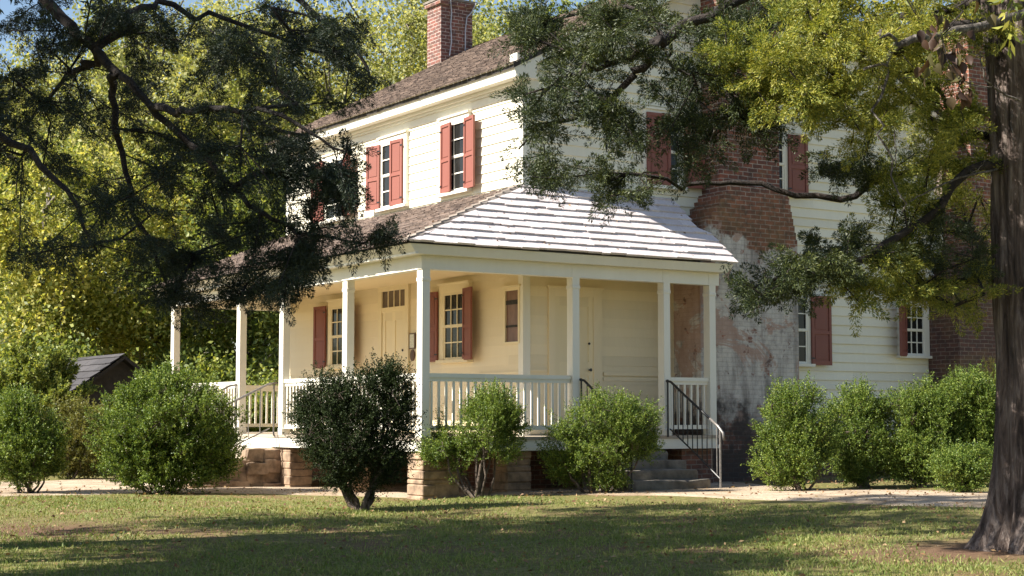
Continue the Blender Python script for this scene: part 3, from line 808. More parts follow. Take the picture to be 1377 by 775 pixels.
s_, sl_ = slope((0, B_ + OY, TZ - PZ)); n_ = np.array([0, -s_[2], s_[1]])
def gmax(s):
    y = -OY + s / sl_ * (B_ + OY)
    if y > 0.28: return 5.36 + OX + 0.02 * math.sin(s * 40) - .02
    return XR + OX - .18 * max(0, s / sl_ - .1)
shingle_rows('shingle_covering', (-OX, -OY - .03, PZ - .010), (1, 0, 0), s_, n_, sl_ + .02, lambda s: s / sl_ * (A_ + OX) , gmax, 0.187, 0.14, 0.42, 0.036, M['shingle_pale'], PR, 0.015, even=True)
# hip caps
mb = MB()
h0, h1 = np.array([-OX - .03, -OY - .03, PZ]), np.array(hipT)
hd = (h1 - h0) / np.linalg.norm(h1 - h0); K = 15
sf = np.array([-0.30, 0.953, 0]); sf = sf - hd * np.dot(sf, hd)      # roughly up the front slope
across = unit(np.cross(hd, [0, 0, 1])); 
for k in range(K):
    a = h0 + (h1 - h0) * (k / K); b2 = h0 + (h1 - h0) * min(1, (k + 1.25) / K)
    w = random.uniform(.14, .17)
    L0 = np.array([0.0, w * 1.5, 0.0]) ; R0 = np.array([w * .9, -.0, 0.0])
    # left wing lies on the front slope, right wing on the gable slope
    fs = np.array([0, 1.0, 0]) * w * 1.6 ; fs = fs + np.array([0, 0, 0.0])
    fz = lambda p: PZ + (TZ - PZ) * (p[0] + OX) / (A_ + OX)
    gzf = lambda p: PZ + (TZ - PZ) * (p[1] + OY) / (B_ + OY)
    def on(p, fn, lift): return np.array([p[0], p[1], fn(p) + lift])
    lo, hi = .062, .030
    for off, fn in ((fs, fz), (np.array([w * .55, 0, 0]), gzf)):
        q = [on(a, fn, lo), on(a + off, fn, lo - .01), on(b2 + off, fn, hi - .01), on(b2, fn, hi)]
        low = [p - np.array([0, 0, .03]) for p in q]
        mb.hexa(low + q)
mb.build('hip_cap', M['hipcap'], PR)
# posts
POSTS = [(0, 0), (0, 2.33), (0, 4.63), (0, 6.40), (0, 9.52), (2.62, 0), (4.37, 0), (5.30, 0)]
def post_mesh():
    mb = MB()
    def ring(wx, wy, z): return [(-wx * .45, -wy * .45, z), (wx * .55, -wy * .45, z), (wx * .55, wy * .55, z), (-wx * .45, wy * .55, z)]
    prof = [(.150, .0), (.150, .10), (.128, .115), (.124, 2.22), (.142, 2.235), (.142, 2.27), (.128, 2.285), (.130, 2.398)]
    for (w0, z0), (w1, z1) in zip(prof[:-1], prof[1:]):
        a, b2 = ring(w0, w0 * 1.2, z0), ring(w1, w1 * 1.2, z1)
        i = len(mb.v); mb.v += a + b2
        for k in range(4): mb.f.append((i + k, i + (k + 1) % 4, i + 4 + (k + 1) % 4, i + 4 + k)); mb.m.append(0)
    mb.poly(ring(.13, .156, 2.398))
    return mb
PME = None
for i, (x, y) in enumerate(POSTS):
    if PME is None:
        o = post_mesh().build('post', M['trim'], HOUSE); PME = o
    else:
        o = PME.copy(); COL.objects.link(o); o.parent = HOUSE; o.matrix_parent_inverse = PME.matrix_parent_inverse.copy()
    o.location = (x + (.0 if x else .0), y, 0.002)
# railings
BAL = None
def railing(p0, p1, sag=0.0, stuff=False, sp=0.118):
    global BAL
    p0, p1 = np.array(p0, float), np.array(p1, float); d = p1 - p0; ln = np.linalg.norm(d); d /= ln
    nrm = np.array([d[1], -d[0]]); mb = MB()
    def bar(z0, z1, w):
        q = []
        for z in (z0, z1):
            for p, s in ((p0, -1), (p1, -1), (p1, 1), (p0, 1)): q.append((p[0] + nrm[0] * w * s, p[1] + nrm[1] * w * s, z))
        mb.hexa(q)
    bar(.855, .915, .045); bar(.80, .855, .025)
    r = mb.build('railing', M['trim'], HOUSE)
    mb = MB(); bar(.10, .165, .03); mb.build('bottom_rail', M['trim'], r)
    n = int(ln / sp)
    if stuff:
        mb = MB()
        for k in range(n):
            c = p0 + d * (ln * (k + .5) / n); mb.box(c[0] - .016, c[0] + .016, c[1] - .016, c[1] + .016, .165, .80)
        b2 = mb.build('balusters', M['trim'], r); b2['kind'] = 'stuff'; return r
    for k in range(n):
        c = p0 + d * (ln * (k + .5) / n)
        if BAL is None:
            mb = MB(); mb.box(-.016, .016, -.016, .016, .166, .799); BAL = mb.build('baluster', M['trim'], r); o = BAL
        else:
            o = BAL.copy(); COL.objects.link(o); o.parent = r; o.matrix_parent_inverse = BAL.matrix_parent_inverse.copy()
        o.location = (c[0], c[1], 0)
    return r
railing((.08, .01), (2.55, .01)); railing((4.45, .01), (5.24, .01))
railing((.01, .10), (.01, 2.26)); railing((.01, 2.42), (.01, 4.56))
railing((.08, 9.50), (2.33, 9.50)); railing((.01, 6.5), (.01, 9.45), stuff=True)
# stone piers
def stones(mb, x0, x1, y0, y1, z0, z1, seed, lo=.07, hi=.16):
    rr = random.Random(seed); z = z0
    while z < z1 - .02:
        h = min(rr.uniform(lo, hi), z1 - z)
        if z1 - z - h < .04: h = z1 - z
        along_x = (x1 - x0) >= (y1 - y0); a, b2 = (x0, x1) if along_x else (y0, y1)
        cuts = [a]
        while cuts[-1] < b2 - .3: cuts.append(cuts[-1] + rr.uniform(.16, .4))
        cuts[-1] = b2 if len(cuts) > 1 else cuts[-1]
        if len(cuts) == 1: cuts.append(b2)
        for i in range(len(cuts) - 1):
            j = [rr.uniform(-.018, .018) for _ in range(4)]
            g = .006
            if along_x: mb.box(cuts[i] + g, cuts[i + 1] - g, y0 + j[0], y1 + j[1], z + g, z + h - g * .5)
            else: mb.box(x0 + j[0], x1 + j[1], cuts[i] + g, cuts[i + 1] - g, z + g, z + h - g * .5)
            if i == 0 and along_x: mb.box(cuts[i] + j[2], cuts[i] + .08, y0 + .02, y1 - .02, z + g * 1.1, z + h - g)
        z += h
    mb.box(x0 + .02, x1 - .02, y0 + .02, y1 - .02, z0, z1)
for i, (x0, x1, y0, y1) in enumerate(((-.02, .62, -.01, .42), (1.42, 1.86, .0, .4), (-.02, .40, 2.1, 2.6), (-.02, .40, 4.35, 4.8), (-.02, .4, 6.2, 6.7), (-.02, .4, 9.2, 9.6))):
    mb = MB(); stones(mb, x0, x1, y0, y1, -0.95, -0.206, 30 + i)
    mb.build('pier', M['stone'], HOUSE, bevel=0.012)
mb = MB(); mb.box(4.72, 5.36, .02, .42, -0.95, -0.206); mb.build('pier', M['found'], HOUSE)

# ---- stone steps
def rock(mb, x0, x1, y0, y1, z0, z1, seed, amp=.03, n=5):
    """one rough block: subdivided box pushed about by noise"""
    bm = bmesh.new(); bmesh.ops.create_cube(bm, size=1.0)
    bmesh.ops.bevel(bm, geom=list(bm.edges), offset=.07, segments=2, affect='EDGES', profile=.6)
    bmesh.ops.subdivide_edges(bm, edges=list(bm.edges), cuts=n // 2, use_grid_fill=True)
    c = Vector(((x0 + x1) / 2, (y0 + y1) / 2, (z0 + z1) / 2)); s = Vector((x1 - x0, y1 - y0, z1 - z0))
    for v in bm.verts:
        p = Vector((v.co.x * s.x, v.co.y * s.y, v.co.z * s.z)) + c
        d = mnoise.noise_vector(p * 3.1 + Vector((seed, 0, 0))) * amp + mnoise.noise_vector(p * 9 + Vector((0, seed, 0))) * amp * .4
        v.co = p + d
    i = len(mb.v)
    bm.verts.index_update()
    mb.v += [tuple(v.co) for v in bm.verts]
    for f in bm.faces: mb.f.append(tuple(i + v.index for v in f.verts)); mb.m.append(0)
    bm.free()
GL = -0.88
GR = float(gz(4.36, -1.4))
ST = thing('stone_steps', 'pale rough stone steps beside the large round shrub, leading up to the porch', 'steps', (-.6, 5.4, GL))
for k, (x0, x1, z1) in enumerate(((-.62, .02, -.215), (-.98, -.55, -.40), (-1.34, -.92, -.58), (-1.75, -1.28, -.74))):
    mb = MB(); rock(mb, x0, x1, 4.92, 6.45, GL - .1, z1, 5 + k * 3, .035, 7); mb.build('step', M['stonepale'], ST)
rs = random.Random(4)
for x0, x1, zt in ((-.30, -.02, -.23), (-.58, -.28, -.25), (-.90, -.56, -.42), (-1.22, -.88, -.58), (-1.62, -1.2, -.72)):
    z = GL - .08
    while z < zt - .05:
        h = min(rs.uniform(.13, .24), zt - z); h = zt - z if zt - z - h < .08 else h
        o_ = rs.uniform(-.05, .05)
        mb = MB(); rock(mb, x0 - rs.uniform(0, .05), x1 + rs.uniform(0, .04), 4.70 + o_, 4.98, z, z + h + .01, rs.uniform(0, 90), .045, 5); mb.build('side_stone', M['stone'], ST)
        z += h
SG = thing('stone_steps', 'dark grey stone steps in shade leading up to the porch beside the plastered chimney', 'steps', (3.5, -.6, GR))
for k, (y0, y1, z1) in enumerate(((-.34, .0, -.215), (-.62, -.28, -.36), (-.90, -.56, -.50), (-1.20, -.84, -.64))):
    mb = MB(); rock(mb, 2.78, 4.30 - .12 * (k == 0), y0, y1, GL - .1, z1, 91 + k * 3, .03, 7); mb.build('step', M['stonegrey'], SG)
# ---- iron handrails
def handrail(label, top, bot, z_top, z_bot, nb, mat_top, glaremat=None, curl=True, gl=-0.88):
    """top/bot = plan points at head and foot; rails follow the pitch of the steps"""
    top, bot = np.array(top, float), np.array(bot, float)
    root = thing('iron_handrail', label, 'handrail', (bot[0], bot[1], gl), 'iron handrails beside the stone steps')
    T = lambda t, h: (top[0] + (bot[0] - top[0]) * t, top[1] + (bot[1] - top[1]) * t, z_top + (z_bot - z_top) * t + h)
    mb = MB()
    d = (bot - top) / np.linalg.norm(bot - top)
    hd = T(0, .86); head = [(hd[0] - d[0] * .10, hd[1] - d[1] * .10, hd[2] - .0)]
    foot = T(1, .86)
    pts = head + [T(.04, .87), T(.3, .86), T(.6, .86), T(.94, .86)]
    if curl: pts += [(foot[0] + d[0] * .03, foot[1] + d[1] * .03, foot[2] - .05), (foot[0] + d[0] * .05, foot[1] + d[1] * .05, foot[2] - .16)]
    if glaremat:
        cut = T(.78, .86); cut2 = T(.785, .86)
        mb.tube([q for q in pts if q[2] > cut[2]] + [cut], .019, 8); mb.build('top_rail', mat_top, root, smooth=True)
        mb = MB(); mb.tube([cut2] + [q for q in pts if q[2] < cut2[2]], .02, 8); mb.build('top_rail', glaremat, root, smooth=True)
    else:
        mb.tube(pts, .019, 8); mb.build('top_rail', mat_top, root, smooth=True)
    mb = MB(); mb.tube([T(.02, .12), T(.5, .12), T(.98, .10)], .012, 6); mb.build('bottom_rail', mat_top, root)
    h0, h1 = T(-.02, .86), T(.97, .86)
    mb = MB(); mb.tube([(h0[0], h0[1], z_top - .02), (h0[0], h0[1], h0[2])], .014, 6); mb.build('newel', mat_top, root)
    mb = MB(); mb.tube([(h1[0], h1[1], gl - .05), (h1[0], h1[1], h1[2] - .01)], .016, 6); mb.build('newel', glaremat or mat_top, root)
    first = None
    for k in range(nb):
        t = (k + 1) / (nb + 1)
        mb = MB(); mb.tube([T(t, .12), T(t, .845)], .0085, 5); mb.build('baluster', (glaremat or mat_top) if (glaremat and t > .86) else mat_top, root)
    return root
handrail('black iron handrail with its lower end greyed by sun glare, nearest the plastered chimney', (4.36, -.12), (4.36, -1.38), .0, GR + .02, 10, M['iron'], M['steel'], gl=GR)  # lower end coloured grey to carry sun glare on black iron
handrail('black iron handrail mostly hidden behind the leggy bright green shrub at the shaded steps', (2.70, -.12), (2.70, -1.38), .0, GR + .02, 9, M['iron'], gl=GR)
handrail('thin grey iron handrail on the near side of the pale stone steps', (-.12, 4.84), (-2.0, 4.84), .0, GL + .02, 8, M['steel'])
handrail('thin grey iron handrail on the far side of the pale stone steps', (-.12, 6.42), (-2.0, 6.42), .0, GL + .02, 8, M['steel'])

# =================================================================== TREES AND SHRUBS
class Skeleton:
    def __init__(s): s.p, s.par, s.r0 = [], [], []; s.kids = None
    def add(s, p, par, r=0.0):
        s.p.append(np.array(p, float)); s.par.append(par); s.r0.append(r); return len(s.p) - 1
    def limb(s, pts, r0, r1, par=-1, sub=4, wob=.03):
        pts = [np.array(q, float) for q in pts]; ids = []
        n = (len(pts) - 1) * sub
        for k in range(n + 1):
            if k == 0 and par >= 0: ids.append(par); continue
            t = k / sub; i = min(int(t), len(pts) - 2); f = t - i
            p0 = pts[max(i - 1, 0)]; p1, p2 = pts[i], pts[i + 1]; p3 = pts[min(i + 2, len(pts) - 1)]
            q = .5 * ((2 * p1) + (-p0 + p2) * f + (2 * p0 - 5 * p1 + 4 * p2 - p3) * f * f + (-p0 + 3 * p1 - 3 * p2 + p3) * f ** 3)
            q = q + RNG.normal(size=3) * wob
            par = s.add(q, par, r0 + (r1 - r0) * k / n); ids.append(par)
        return ids
    def reach(s, targets, start=0, seg=.35, sag=-.12, jit=.05, back=.25):
        """connect each target to its nearest node, nearest first"""
        targets = np.array(targets); ends = np.zeros(len(targets), int); dirs = np.zeros((len(targets), 3))
        P = np.array(s.p[start:])
        best = np.full(len(targets), 1e9); who = np.zeros(len(targets), int)
        def upd(idx0):
            Q = np.array(s.p[idx0:])
            D = np.linalg.norm(targets[:, None] - Q[None], axis=2)
            m = D.min(1); a = D.argmin(1) + idx0
            w = m < best; best[w] = m[w]; who[w] = a[w]
        for c in range(0, len(P), 200):
            Q = P[c:c + 200]; D = np.linalg.norm(targets[:, None] - Q[None], axis=2)
            m = D.min(1); a = D.argmin(1) + start + c
            w = m < best; best[w] = m[w]; who[w] = a[w]
        done = np.zeros(len(targets), bool)
        for _ in range(len(targets)):
            k = int(np.where(done, 1e9, best).argmin()); done[k] = True
            src = who[k]
            for _b in range(2):                        # join a little lower down so forks point outwards
                if s.par[src] >= start and RNG.random() < back: src = s.par[src]
            a, b2 = s.p[src], targets[k]; dist = np.linalg.norm(b2 - a); n = max(1, int(round(dist / seg)))
            i0 = len(s.p); par = src
            for q in range(1, n + 1):
                t = q / n; p = a + (b2 - a) * t
                p = p + np.array([0, 0, -4 * t * (1 - t) * sag * dist * .5]) + (RNG.normal(size=3) * jit * dist * .4 if q < n else 0)
                par = s.add(p, par)
            ends[k] = par; dd = s.p[par] - s.p[s.par[par]]
            dirs[k] = dd / (np.linalg.norm(dd) + 1e-9)
            upd(i0)
        return ends, dirs
    def mesh(s, tip=.005, power=2.3, rmax=9, minr=0.0):
        n = len(s.p); r = np.zeros(n); acc = np.zeros(n); kids = [[] for _ in range(n)]
        for i in range(n - 1, -1, -1):
            r[i] = max(acc[i] ** (1 / power) if acc[i] > 0 else tip, s.r0[i])
            if s.r0[i] > 0: r[i] = s.r0[i]
            if s.par[i] >= 0: acc[s.par[i]] += r[i] ** power; kids[s.par[i]].append(i)
        mb = MB(); used = np.zeros(n, bool)
        for i in range(n):
            if used[i]: continue
            chain = [i] if s.par[i] < 0 else [s.par[i], i]
            c = i; used[i] = True
            while True:
                ks = [k for k in kids[c] if not used[k]]
                if not ks: break
                c = max(ks, key=lambda k: r[k]); used[c] = True; chain.append(c)
            if len(chain) < 2: continue
            rr = [r[k] for k in chain]
            if s.par[i] >= 0: rr[0] = min(rr[0], rr[1] * 1.15)
            if max(rr) < minr: continue
            sides = 4 if max(rr) < .015 else (6 if max(rr) < .05 else 10)
            mb.tube([s.p[k] for k in chain], rr, sides, cap=False)
        return mb
def blob_targets(blobs):
    """blobs: (px, py, rx, ry, depth, spread, n) -> points spread through real depth"""
    out = []
    for px, py, rx, ry, dep, sp, n in blobs:
        a = RNG.uniform(0, 2 * math.pi, n); q = np.sqrt(RNG.uniform(0, 1, n))
        for k in range(n):
            out.append(at(px + rx * q[k] * math.cos(a[k]), py + ry * q[k] * math.sin(a[k]), dep + RNG.uniform(-sp, sp)))
    return np.array(out)
def cedar_foliage(T, D, plumes=5, blades=165, reach=.34, plen=.26, L0=.02, L1=.042, w=.0072, droop=.35):
    """feathery plumes: each spray is a few tapering plumes of short scale-leaf twiglets off one twig"""
    n = len(T)
    T5 = np.repeat(T, plumes, 0); D5 = np.repeat(D, plumes, 0)
    lat = RNG.normal(size=T5.shape) * np.array([1, 1, .45])
    ax = unit(D5 * .75 + lat * .62 + np.array([0, 0, -droop * .45]))
    st = T5 - D5 * RNG.uniform(-.05, reach, len(T5))[:, None]
    pl = plen * RNG.uniform(.6, 1.25, len(T5))
    st_ = np.repeat(st, blades, 0); ax_ = np.repeat(ax, blades, 0); pl_ = np.repeat(pl, blades)
    u = RNG.random(len(st_)) ** .85
    side = RNG.normal(size=st_.shape); side = unit(side - ax_ * (side * ax_).sum(1, keepdims=True))
    taper = np.sin(np.pi * np.clip(.12 + u * .88, 0, 1)) ** .7
    rr = .052 * taper * np.sqrt(RNG.random(len(st_)))
    sag = np.zeros_like(st_); sag[:, 2] = -droop * .35 * (u * pl_) ** 2 / plen
    p = st_ + ax_ * (u * pl_)[:, None] + side * rr[:, None] + sag
    d = unit(ax_ * .9 + side * .75 + RNG.normal(size=p.shape) * .28)
    return leaves(p, d, RNG.uniform(L0, L1, len(p)), w * RNG.uniform(.7, 1.4, len(p)))
def cedar_crown(T, D, n_in, mat, t, **kw):
    v, q = cedar_foliage(T[:n_in], D[:n_in], **kw)
    if len(T) > n_in:                       # the part beyond the frame: same sprays from fewer, larger twiglets
        v2, q2 = cedar_foliage(T[n_in:], D[n_in:], 5, 24, .4, .34, .07, .13, .024)
        q = np.concatenate([q, q2 + len(v)]); v = np.concatenate([v, v2])
    np_mesh('crown', v, q, mat, t)

# ---- left cedar: trunk outside the frame, limbs sweep down into it
def cedar_left():
    base = ground_at(-190, 742); dep = fwd(base[0], base[1])
    t = thing('cedar_tree', 'dark cedar with drooping limbs hanging over the left half of the porch', 'tree', base)
    sk = Skeleton()
    tr = sk.limb([base - np.array([0, 0, .15]), at(-180, 480, dep), at(-160, 200, dep), at(-130, -60, dep), at(-120, -330, dep), at(-110, -820, dep)], .30, .06, wob=.02, sub=5)
    D0 = dep
    def br(i, pts, r0, r1): return sk.limb([sk.p[tr[i]]] + [at(*q) for q in pts], r0, r1, par=tr[i], sub=4, wob=.02)
    br(16, [(-20, -70, D0 - .1), (60, 0, D0 - .3), (105, 50, D0 - .5), (135, 75, D0 - .6), (185, 125, D0 - .7), (240, 180, D0 - .7), (300, 240, D0 - .9), (350, 285, D0 - 1.0), (420, 315, D0 - 1.1), (500, 325, D0 - 1.2)], .068, .010)
    main = len(sk.p) - 1
    k = main - 22
    sk.limb([sk.p[k], at(150, 130, D0 - .4), at(165, 230, D0 - .2), at(200, 330, D0 - .1), at(230, 400, D0)], .045, .008, par=k)
    sk.limb([sk.p[k + 3], at(230, 150, D0 - 1.1), at(300, 140, D0 - 1.5), at(400, 165, D0 - 1.7), at(460, 205, D0 - 1.7)], .045, .008, par=k + 3)
    sk.limb([sk.p[k - 3], at(165, 40, D0 - .2), at(195, 5, D0 + .2), at(280, 20, D0 + .5), at(400, 60, D0 + .6), at(480, 90, D0 + .6)], .05, .010, par=k - 3)
    sk.limb([sk.p[k - 2], at(115, 90, D0), at(80, 110, D0 + .5), at(40, 170, D0 + .8), at(20, 260, D0 + .9)], .04, .008, par=k - 2)
    br(17, [(100, -140, D0 + .6), (250, -70, D0 + 1.0), (380, -20, D0 + 1.1), (470, 60, D0 + 1.0), (505, 110, D0 + 1.0)], .07, .01)
    br(12, [(-60, 150, D0 - .8), (20, 190, D0 - 1.4), (90, 260, D0 - 1.7), (130, 340, D0 - 1.8)], .06, .01)
    for i, (ox, oy, oz) in enumerate(((-3, .5, .3), (-2.4, -2, 0), (-1, 2.6, .4), (1.2, -2.2, .5), (-2.5, 1.5, .6), (.6, 2.2, 1), (1.8, -.6, .8), (-1.8, -1.5, .9))):
        j = tr[12 + i * 2 if 12 + i * 2 < len(tr) else -2]
        p0 = sk.p[j]; sk.limb([p0, p0 + np.array([ox * .5, oy * .5, oz * .5 + .2]), p0 + np.array([ox, oy, oz - .2])], .05, .012, par=j)
    T = blob_targets([(60, 50, 80, 60, D0, .9, 20), (230, 30, 120, 40, D0, 1.3, 28), (400, 45, 95, 44, D0, 1.3, 22), (445, 105, 62, 50, D0, 1.0, 16),
                      (330, 115, 110, 60, D0 - .6, 1.2, 30), (300, 215, 110, 56, D0 - .6, 1.2, 36), (425, 230, 70, 56, D0 - 1.0, .8, 27),
                      (440, 312, 72, 44, D0 - 1.0, .7, 13), (335, 330, 90, 60, D0 - .7, 1.0, 33), (240, 340, 80, 60, D0 - .2, 1.0, 24), (370, 392, 50, 26, D0 - .7, .5, 9),
                      (130, 200, 110, 70, D0 + .2, 1.3, 22), (40, 170, 60, 90, D0 + .3, 1.3, 22), (60, 320, 60, 40, D0 - 1, 1.2, 8), (150, 300, 60, 50, D0 - 1.0, 1.0, 14),
                      (290, 400, 60, 26, D0 - .3, .6, 13), (170, 110, 60, 40, D0 + .8, .8, 12), (505, 325, 22, 24, D0 - 1.2, .2, 5), (470, 260, 26, 30, D0 - 1.1, .3, 8), (400, 345, 28, 18, D0 - .9, .3, 8)])
    # the crown outside the picture: round the trunk and above
    cx, cy = base[0], base[1]; ex = []
    while len(ex) < 340:
        z = RNG.uniform(2.2, 11); R = 3.5 * (1 - (z - 2.2) / 10.2) ** .7
        a = RNG.uniform(0, 2 * math.pi); r = R * math.sqrt(RNG.uniform(.12, 1))
        p = np.array([cx + r * math.cos(a), cy + r * math.sin(a), z])
        v = p - CAM; f = v[0] * math.sin(YAW) + v[1] * math.cos(YAW); rt = v[0] * math.cos(YAW) - v[1] * math.sin(YAW)
        X = PW / 2 + F_PX * rt / f; Yp = 562 - F_PX * v[2] / f
        if X > -20 and Yp > -20: continue
        ex.append(p)
    NIN = len(T)
    T = np.concatenate([T, np.array(ex)])
    E, Dr = sk.reach(T, sag=-.10)
    sk.mesh(.0055, 2.05).build('trunk', M['twigbark'], t, smooth=True)
    cedar_crown(T, Dr, NIN, M['cedar_dark'], t)
cedar_left()

# ---- right cedar
def cedar_right():
    base = TRUNK; dep = fwd(base[0], base[1])
    t = thing('cedar_tree', 'yellow green cedar with a thick shaggy trunk at the right edge of the lawn', 'tree', base)
    sk = Skeleton()
    D0 = dep
    tr = sk.limb([at(1386, 640, D0), at(1384, 520, D0), at(1380, 400, D0), at(1375, 250, D0), at(1370, 120, D0), at(1364, -20, D0), at(1356, -180, D0), at(1350, -380, D0), at(1345, -560, D0)], .2, .05, wob=.0, sub=4)
    # flared, fluted lower trunk
    mb = MB(); S, K = 96, 150
    i0 = 0
    zt = at(1364, -60, D0)[2]
    for k in range(K + 1):
        f = k / K; z = base[2] - .12 + (zt - base[2] + .12) * f
        c = np.array(base) + (at(1364, -60, D0) - np.array(base)) * f; c = c + np.array([.05 * math.sin(f * 4), 0, 0])
        R = .275 + .26 * math.exp(-f * 18) + .05 * math.exp(-f * 6) - .02 * f
        for q in range(S):
            a = 2 * math.pi * q / S
            fl = 1 + (.13 * math.exp(-f * 7) + .05) * math.sin(5 * a + 1.2 + 2.5 * f) + .05 * math.sin(11 * a + 7 * f + math.sin(f * 9)) + .03 * math.sin(19 * a - 5 * f) + .085 * (abs(mnoise.noise(Vector((4.2 * math.cos(a) * 1.6, 4.2 * math.sin(a) * 1.6, z * 1.1)))) ** .7 - .35) + .03 * mnoise.noise(Vector((9 * math.cos(a), 9 * math.sin(a), z * 3)))
            mb.v.append((c[0] + R * fl * math.cos(a), c[1] + R * fl * math.sin(a), z))
    for k in range(K):
        for q in range(S):
            a = k * S + q; b2 = k * S + (q + 1) % S
            mb.f.append((a, b2, b2 + S, a + S)); mb.m.append(0)
    mb.build('trunk', M['cedarbark'], t, smooth=True)
    def br(i, pts, r0, r1): return sk.limb([sk.p[tr[i]]] + [at(*q) for q in pts], r0, r1, par=tr[i], sub=4, wob=.02)
    # high limb that comes down over the gable
    a = br(23, [(1250, -150, D0 - .3), (1120, -90, D0 - .6), (1000, 0, D0 - .8), (930, 30, D0 - .9), (885, 62, D0 - 1.0)], .062, .04)
    k = len(sk.p) - 1
    sk.limb([sk.p[k], at(820, 85, D0 - 1.2), at(760, 105, D0 - 1.4), at(710, 130, D0 - 1.5)], .03, .008, par=k)
    sk.limb([sk.p[k], at(850, 100, D0 - 1.0), at(800, 140, D0 - 1.0), at(740, 165, D0 - 1.0), at(700, 205, D0 - 1.0)], .04, .008, par=k)
    sk.limb([sk.p[k], at(910, 90, D0 - .9), at(935, 115, D0 - .8), at(955, 160, D0 - .7)], .02, .006, par=k)
    sk.limb([sk.p[k - 1], at(870, 20, D0 - .6), at(800, 15, D0 - .5), at(720, 30, D0 - .4)], .03, .008, par=k - 1)
    a = br(17, [(1330, 30, D0 - .4), (1240, 52, D0 - .7), (1190, 70, D0 - .9), (1100, 80, D0 - 1.2), (1020, 90, D0 - 1.4)], .06, .02)
    a = br(13, [(1320, 225, D0 - .2), (1250, 290, D0 - .4), (1190, 330, D0 - .5), (1120, 370, D0 - .7), (1060, 370, D0 - .8), (1000, 390, D0 - .9)], .05, .01)
    a = br(14, [(1290, 190, D0 + .5), (1200, 240, D0 + .8), (1100, 265, D0 + .9), (1000, 240, D0 + .9), (930, 250, D0 + .8), (860, 235, D0 + .6), (800, 240, D0 + .5)], .045, .010)
    a = br(20, [(1250, 20, D0 + .6), (1130, 30, D0 + 1.0), (1030, 60, D0 + 1.1)], .05, .015)
    for i, (ox, oy, oz) in enumerate(((2.4, -.6, 0), (1.2, -2.2, .2), (.6, 2.3, .3), (2, 1.2, .5), (-.3, -2.3, .8), (1.6, -1.4, .9), (-1.5, 1.3, 1.2), (1.2, .9, 1.3))):
        j = tr[min(12 + i * 3, len(tr) - 2)]
        p0 = sk.p[j]; sk.limb([p0, p0 + np.array([ox * .5, oy * .5, oz * .5 + .2]), p0 + np.array([ox, oy, oz - .2])], .05, .012, par=j)
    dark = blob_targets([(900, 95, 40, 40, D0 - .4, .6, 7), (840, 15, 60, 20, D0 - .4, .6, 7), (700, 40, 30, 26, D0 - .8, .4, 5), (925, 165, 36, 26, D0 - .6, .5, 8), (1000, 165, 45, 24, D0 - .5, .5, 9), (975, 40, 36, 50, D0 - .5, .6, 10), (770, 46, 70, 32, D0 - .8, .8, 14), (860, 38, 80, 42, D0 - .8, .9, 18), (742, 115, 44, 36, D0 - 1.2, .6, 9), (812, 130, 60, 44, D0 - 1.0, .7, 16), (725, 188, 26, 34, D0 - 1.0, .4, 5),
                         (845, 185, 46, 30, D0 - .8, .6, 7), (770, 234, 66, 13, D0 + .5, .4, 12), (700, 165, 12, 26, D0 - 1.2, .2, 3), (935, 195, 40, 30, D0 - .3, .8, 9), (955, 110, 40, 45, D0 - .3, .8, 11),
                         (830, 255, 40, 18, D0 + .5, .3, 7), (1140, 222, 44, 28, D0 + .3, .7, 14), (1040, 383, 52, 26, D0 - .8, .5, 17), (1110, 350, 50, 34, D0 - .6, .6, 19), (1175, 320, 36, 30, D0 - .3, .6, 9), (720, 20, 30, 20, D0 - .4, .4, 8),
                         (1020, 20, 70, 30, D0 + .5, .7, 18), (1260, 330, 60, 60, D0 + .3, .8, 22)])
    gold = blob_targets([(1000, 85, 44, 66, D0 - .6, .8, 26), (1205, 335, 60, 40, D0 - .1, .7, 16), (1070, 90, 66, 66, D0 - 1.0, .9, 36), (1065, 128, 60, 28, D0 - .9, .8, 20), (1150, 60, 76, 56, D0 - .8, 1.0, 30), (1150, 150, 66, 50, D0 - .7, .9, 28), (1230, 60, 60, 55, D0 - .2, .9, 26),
                         (1250, 150, 55, 60, D0 - .1, .8, 26), (1300, 40, 50, 50, D0 + .2, .9, 18), (1220, 250, 50, 50, D0 + .1, .8, 20), (1300, 210, 36, 60, D0 + .5, .7, 14), (1180, 385, 60, 26, D0 - .2, .6, 14), (1300, 390, 36, 30, D0 + .2, .6, 8), (1100, 20, 70, 30, D0 - .6, .8, 20), (1340, 330, 20, 60, D0 + 1.0, .5, 8),
                         (1240, 395, 40, 20, D0 + .2, .6, 10)])
    cx, cy = base[0], base[1]; ex = []
    while len(ex) < 300:
        z = RNG.uniform(2.6, 8.4); R = 3.4 * (1 - (z - 2.6) / 8.0) ** .7
        a = RNG.uniform(0, 2 * math.pi); r = R * math.sqrt(RNG.uniform(.12, 1))
        p = np.array([cx + r * math.cos(a), cy + r * math.sin(a), z])
        v = p - CAM; f = v[0] * math.sin(YAW) + v[1] * math.cos(YAW); rt = v[0] * math.cos(YAW) - v[1] * math.sin(YAW)
        X = PW / 2 + F_PX * rt / f; Yp = 562 - F_PX * v[2] / f
        if X < 1400 and Yp > -20: continue
        ex.append(p)
    ex = np.array(ex)
    T = np.concatenate([dark, gold, ex])
    E, Dr = sk.reach(T, sag=-.08)
    sk.mesh(.005, 2.1).build('branches', M['twigbark'], t, smooth=True)
    nd = len(dark)
    cedar_crown(T[:nd], Dr[:nd], nd, M['cedar_shaded'], t)  # boughs coloured as shaded
    cedar_crown(T[nd:], Dr[nd:], len(gold), M['cedar_sunlit'], t, droop=.1)  # boughs of the same tree coloured as sunlit
    # bleached dead wood
    s2 = Skeleton()
